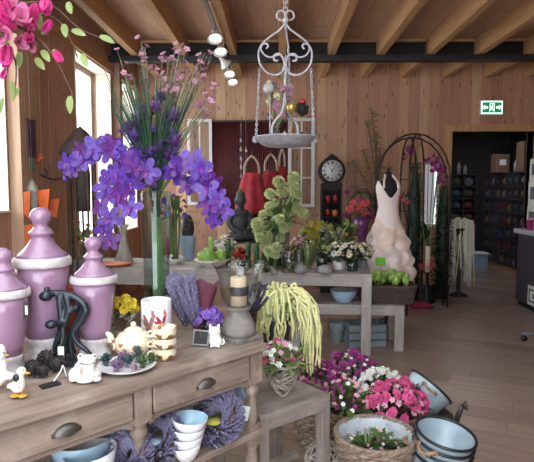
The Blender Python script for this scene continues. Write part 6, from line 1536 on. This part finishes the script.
for x, y, d in ((20, 16, (1, -.3, .1)), (68, 2, (.35, -.4, -1)), (40, 30, (.1, -.4, 1)), (42, 50, (.6, -.3, -.8)), (20, 52, (0, -.3, -1)), (64, 24, (.2, -.3, -1)), (72, 30, (.8, -.2, -.3)), (70, 96, (.1, -.4, -1)), (100, 36, (.9, -.2, -.4)), (82, 54, (.4, -.3, -.9)), (12, 82, (.2, -.3, -1)), (12, 100, (.6, -.2, .9)), (3, 98, (-.2, -.3, -1)), (36, 58, (.5, -.3, -.6)), (16, 4, (.4, -.4, .6))):
    MB().leaf(mg(x, y, 2.0), d, (g.uniform(-.3, .3), -1, .4), .062*g.uniform(.8, 1.15), .028, .15, .25, 5, .7, .1).build('leaf', M_leafp, t)

# ------------------------------------------------------------------ things hanging by the window post
Yq = 4.7; xw = LX+.06
q = at(25, 180, 4.28); t = thing('wall_banner', 'narrow plum cloth banner hanging on the side wall behind the tallest urn', 'banner', V((LX+.115, 4.13, at(24, 158, 4.13).z)))
h = at(24, 122, 4.13).z-at(24, 160, 4.13).z; MB().box((0, 0, h/2), (.012, .12, h)).build('cloth', mat('plum cloth', (84, 54, 78), .9), t); MB().tube([(0, -.08, h), (0, .08, h)], .008, 6).build('hanging_rod', M_dkwood, t); MB().box((0, 0, -.05), (.008, .1, .1)).build('fringe', M_sage, t)
def pennant(px, py, Y, lab, w_, h, rz, m_): q = at(px, py, Y); t = thing('paper_pennant', lab, 'decoration', q, rz, 'orange paper pennants by the window post'); m = MB(); m.M = Matrix.Rotation(PI/2, 4, 'X'); m.prism([(-w_/2, 0), (w_/2, h*.1), (w_*.3, -h), (-w_*.2, -h*.8)], .008); m.build('paper', m_, t); MB().tube([(0, -.004, 0), (0, -.004, 3.34-q.z)], .0008, 4).build('thread', M_string, t)
M_opap = mat('orange paper', (232, 112, 48), .6, trans=.3)
pennant(25, 193, 4.0, 'orange paper pennant hanging nearest the window post', .08, .2, .3, M_opap); pennant(43, 191, 4.1, 'orange paper pennant hanging just above the finial of the tallest urn', .13, .18, -.2, M_opap); pennant(52, 200, 4.2, 'tilted orange paper pennant beside the urn finial', .11, .15, .5, M_opap); pennant(29, 226, 4.0, 'orange paper pennant lowest down, behind the lilac urns', .12, .22, .2, M_opap)
q = at(33, 205, 4.1); t = thing('metal_lantern', 'slim silvery lantern hanging by the window post behind the tallest urn', 'lantern', q); MB().lathe([(.03, -.12), (.045, -.11), (.04, .1), (.05, .12), (.01, .2), (0, .2)], 8).build('body', M_frost, t); MB().tube([(0, 0, .2), (0, 0, 3.34-q.z)], .003, 5).build('chain', M_silver, t)
q = at(40, 160, 4.3); t = thing('scroll_hook', 'dark scrolled iron hook with an orange flower on the side wall boards', 'hook', q)
MB().tube(spline([(0, 0, 0), (-.03, 0, -.08), (.03, 0, -.14), (.06, 0, -.1), (.03, 0, -.07)], 6), .006, 6).build('scroll', M_iron, t); MB().tube(spline([(0, 0, -.12), (.1, 0, -.16), (.2, 0, -.15), (.27, 0, -.2)], 6), .008, 6).build('arm', M_iron, t); put('flower', ME_or, t, (0, -.03, .02), rot_to((.2, -1, .3)), .9); MB().tube([(0, 0, 0), (LX-q.x, .0, .0)], .006, 5).build('wall_pin', M_iron, t)
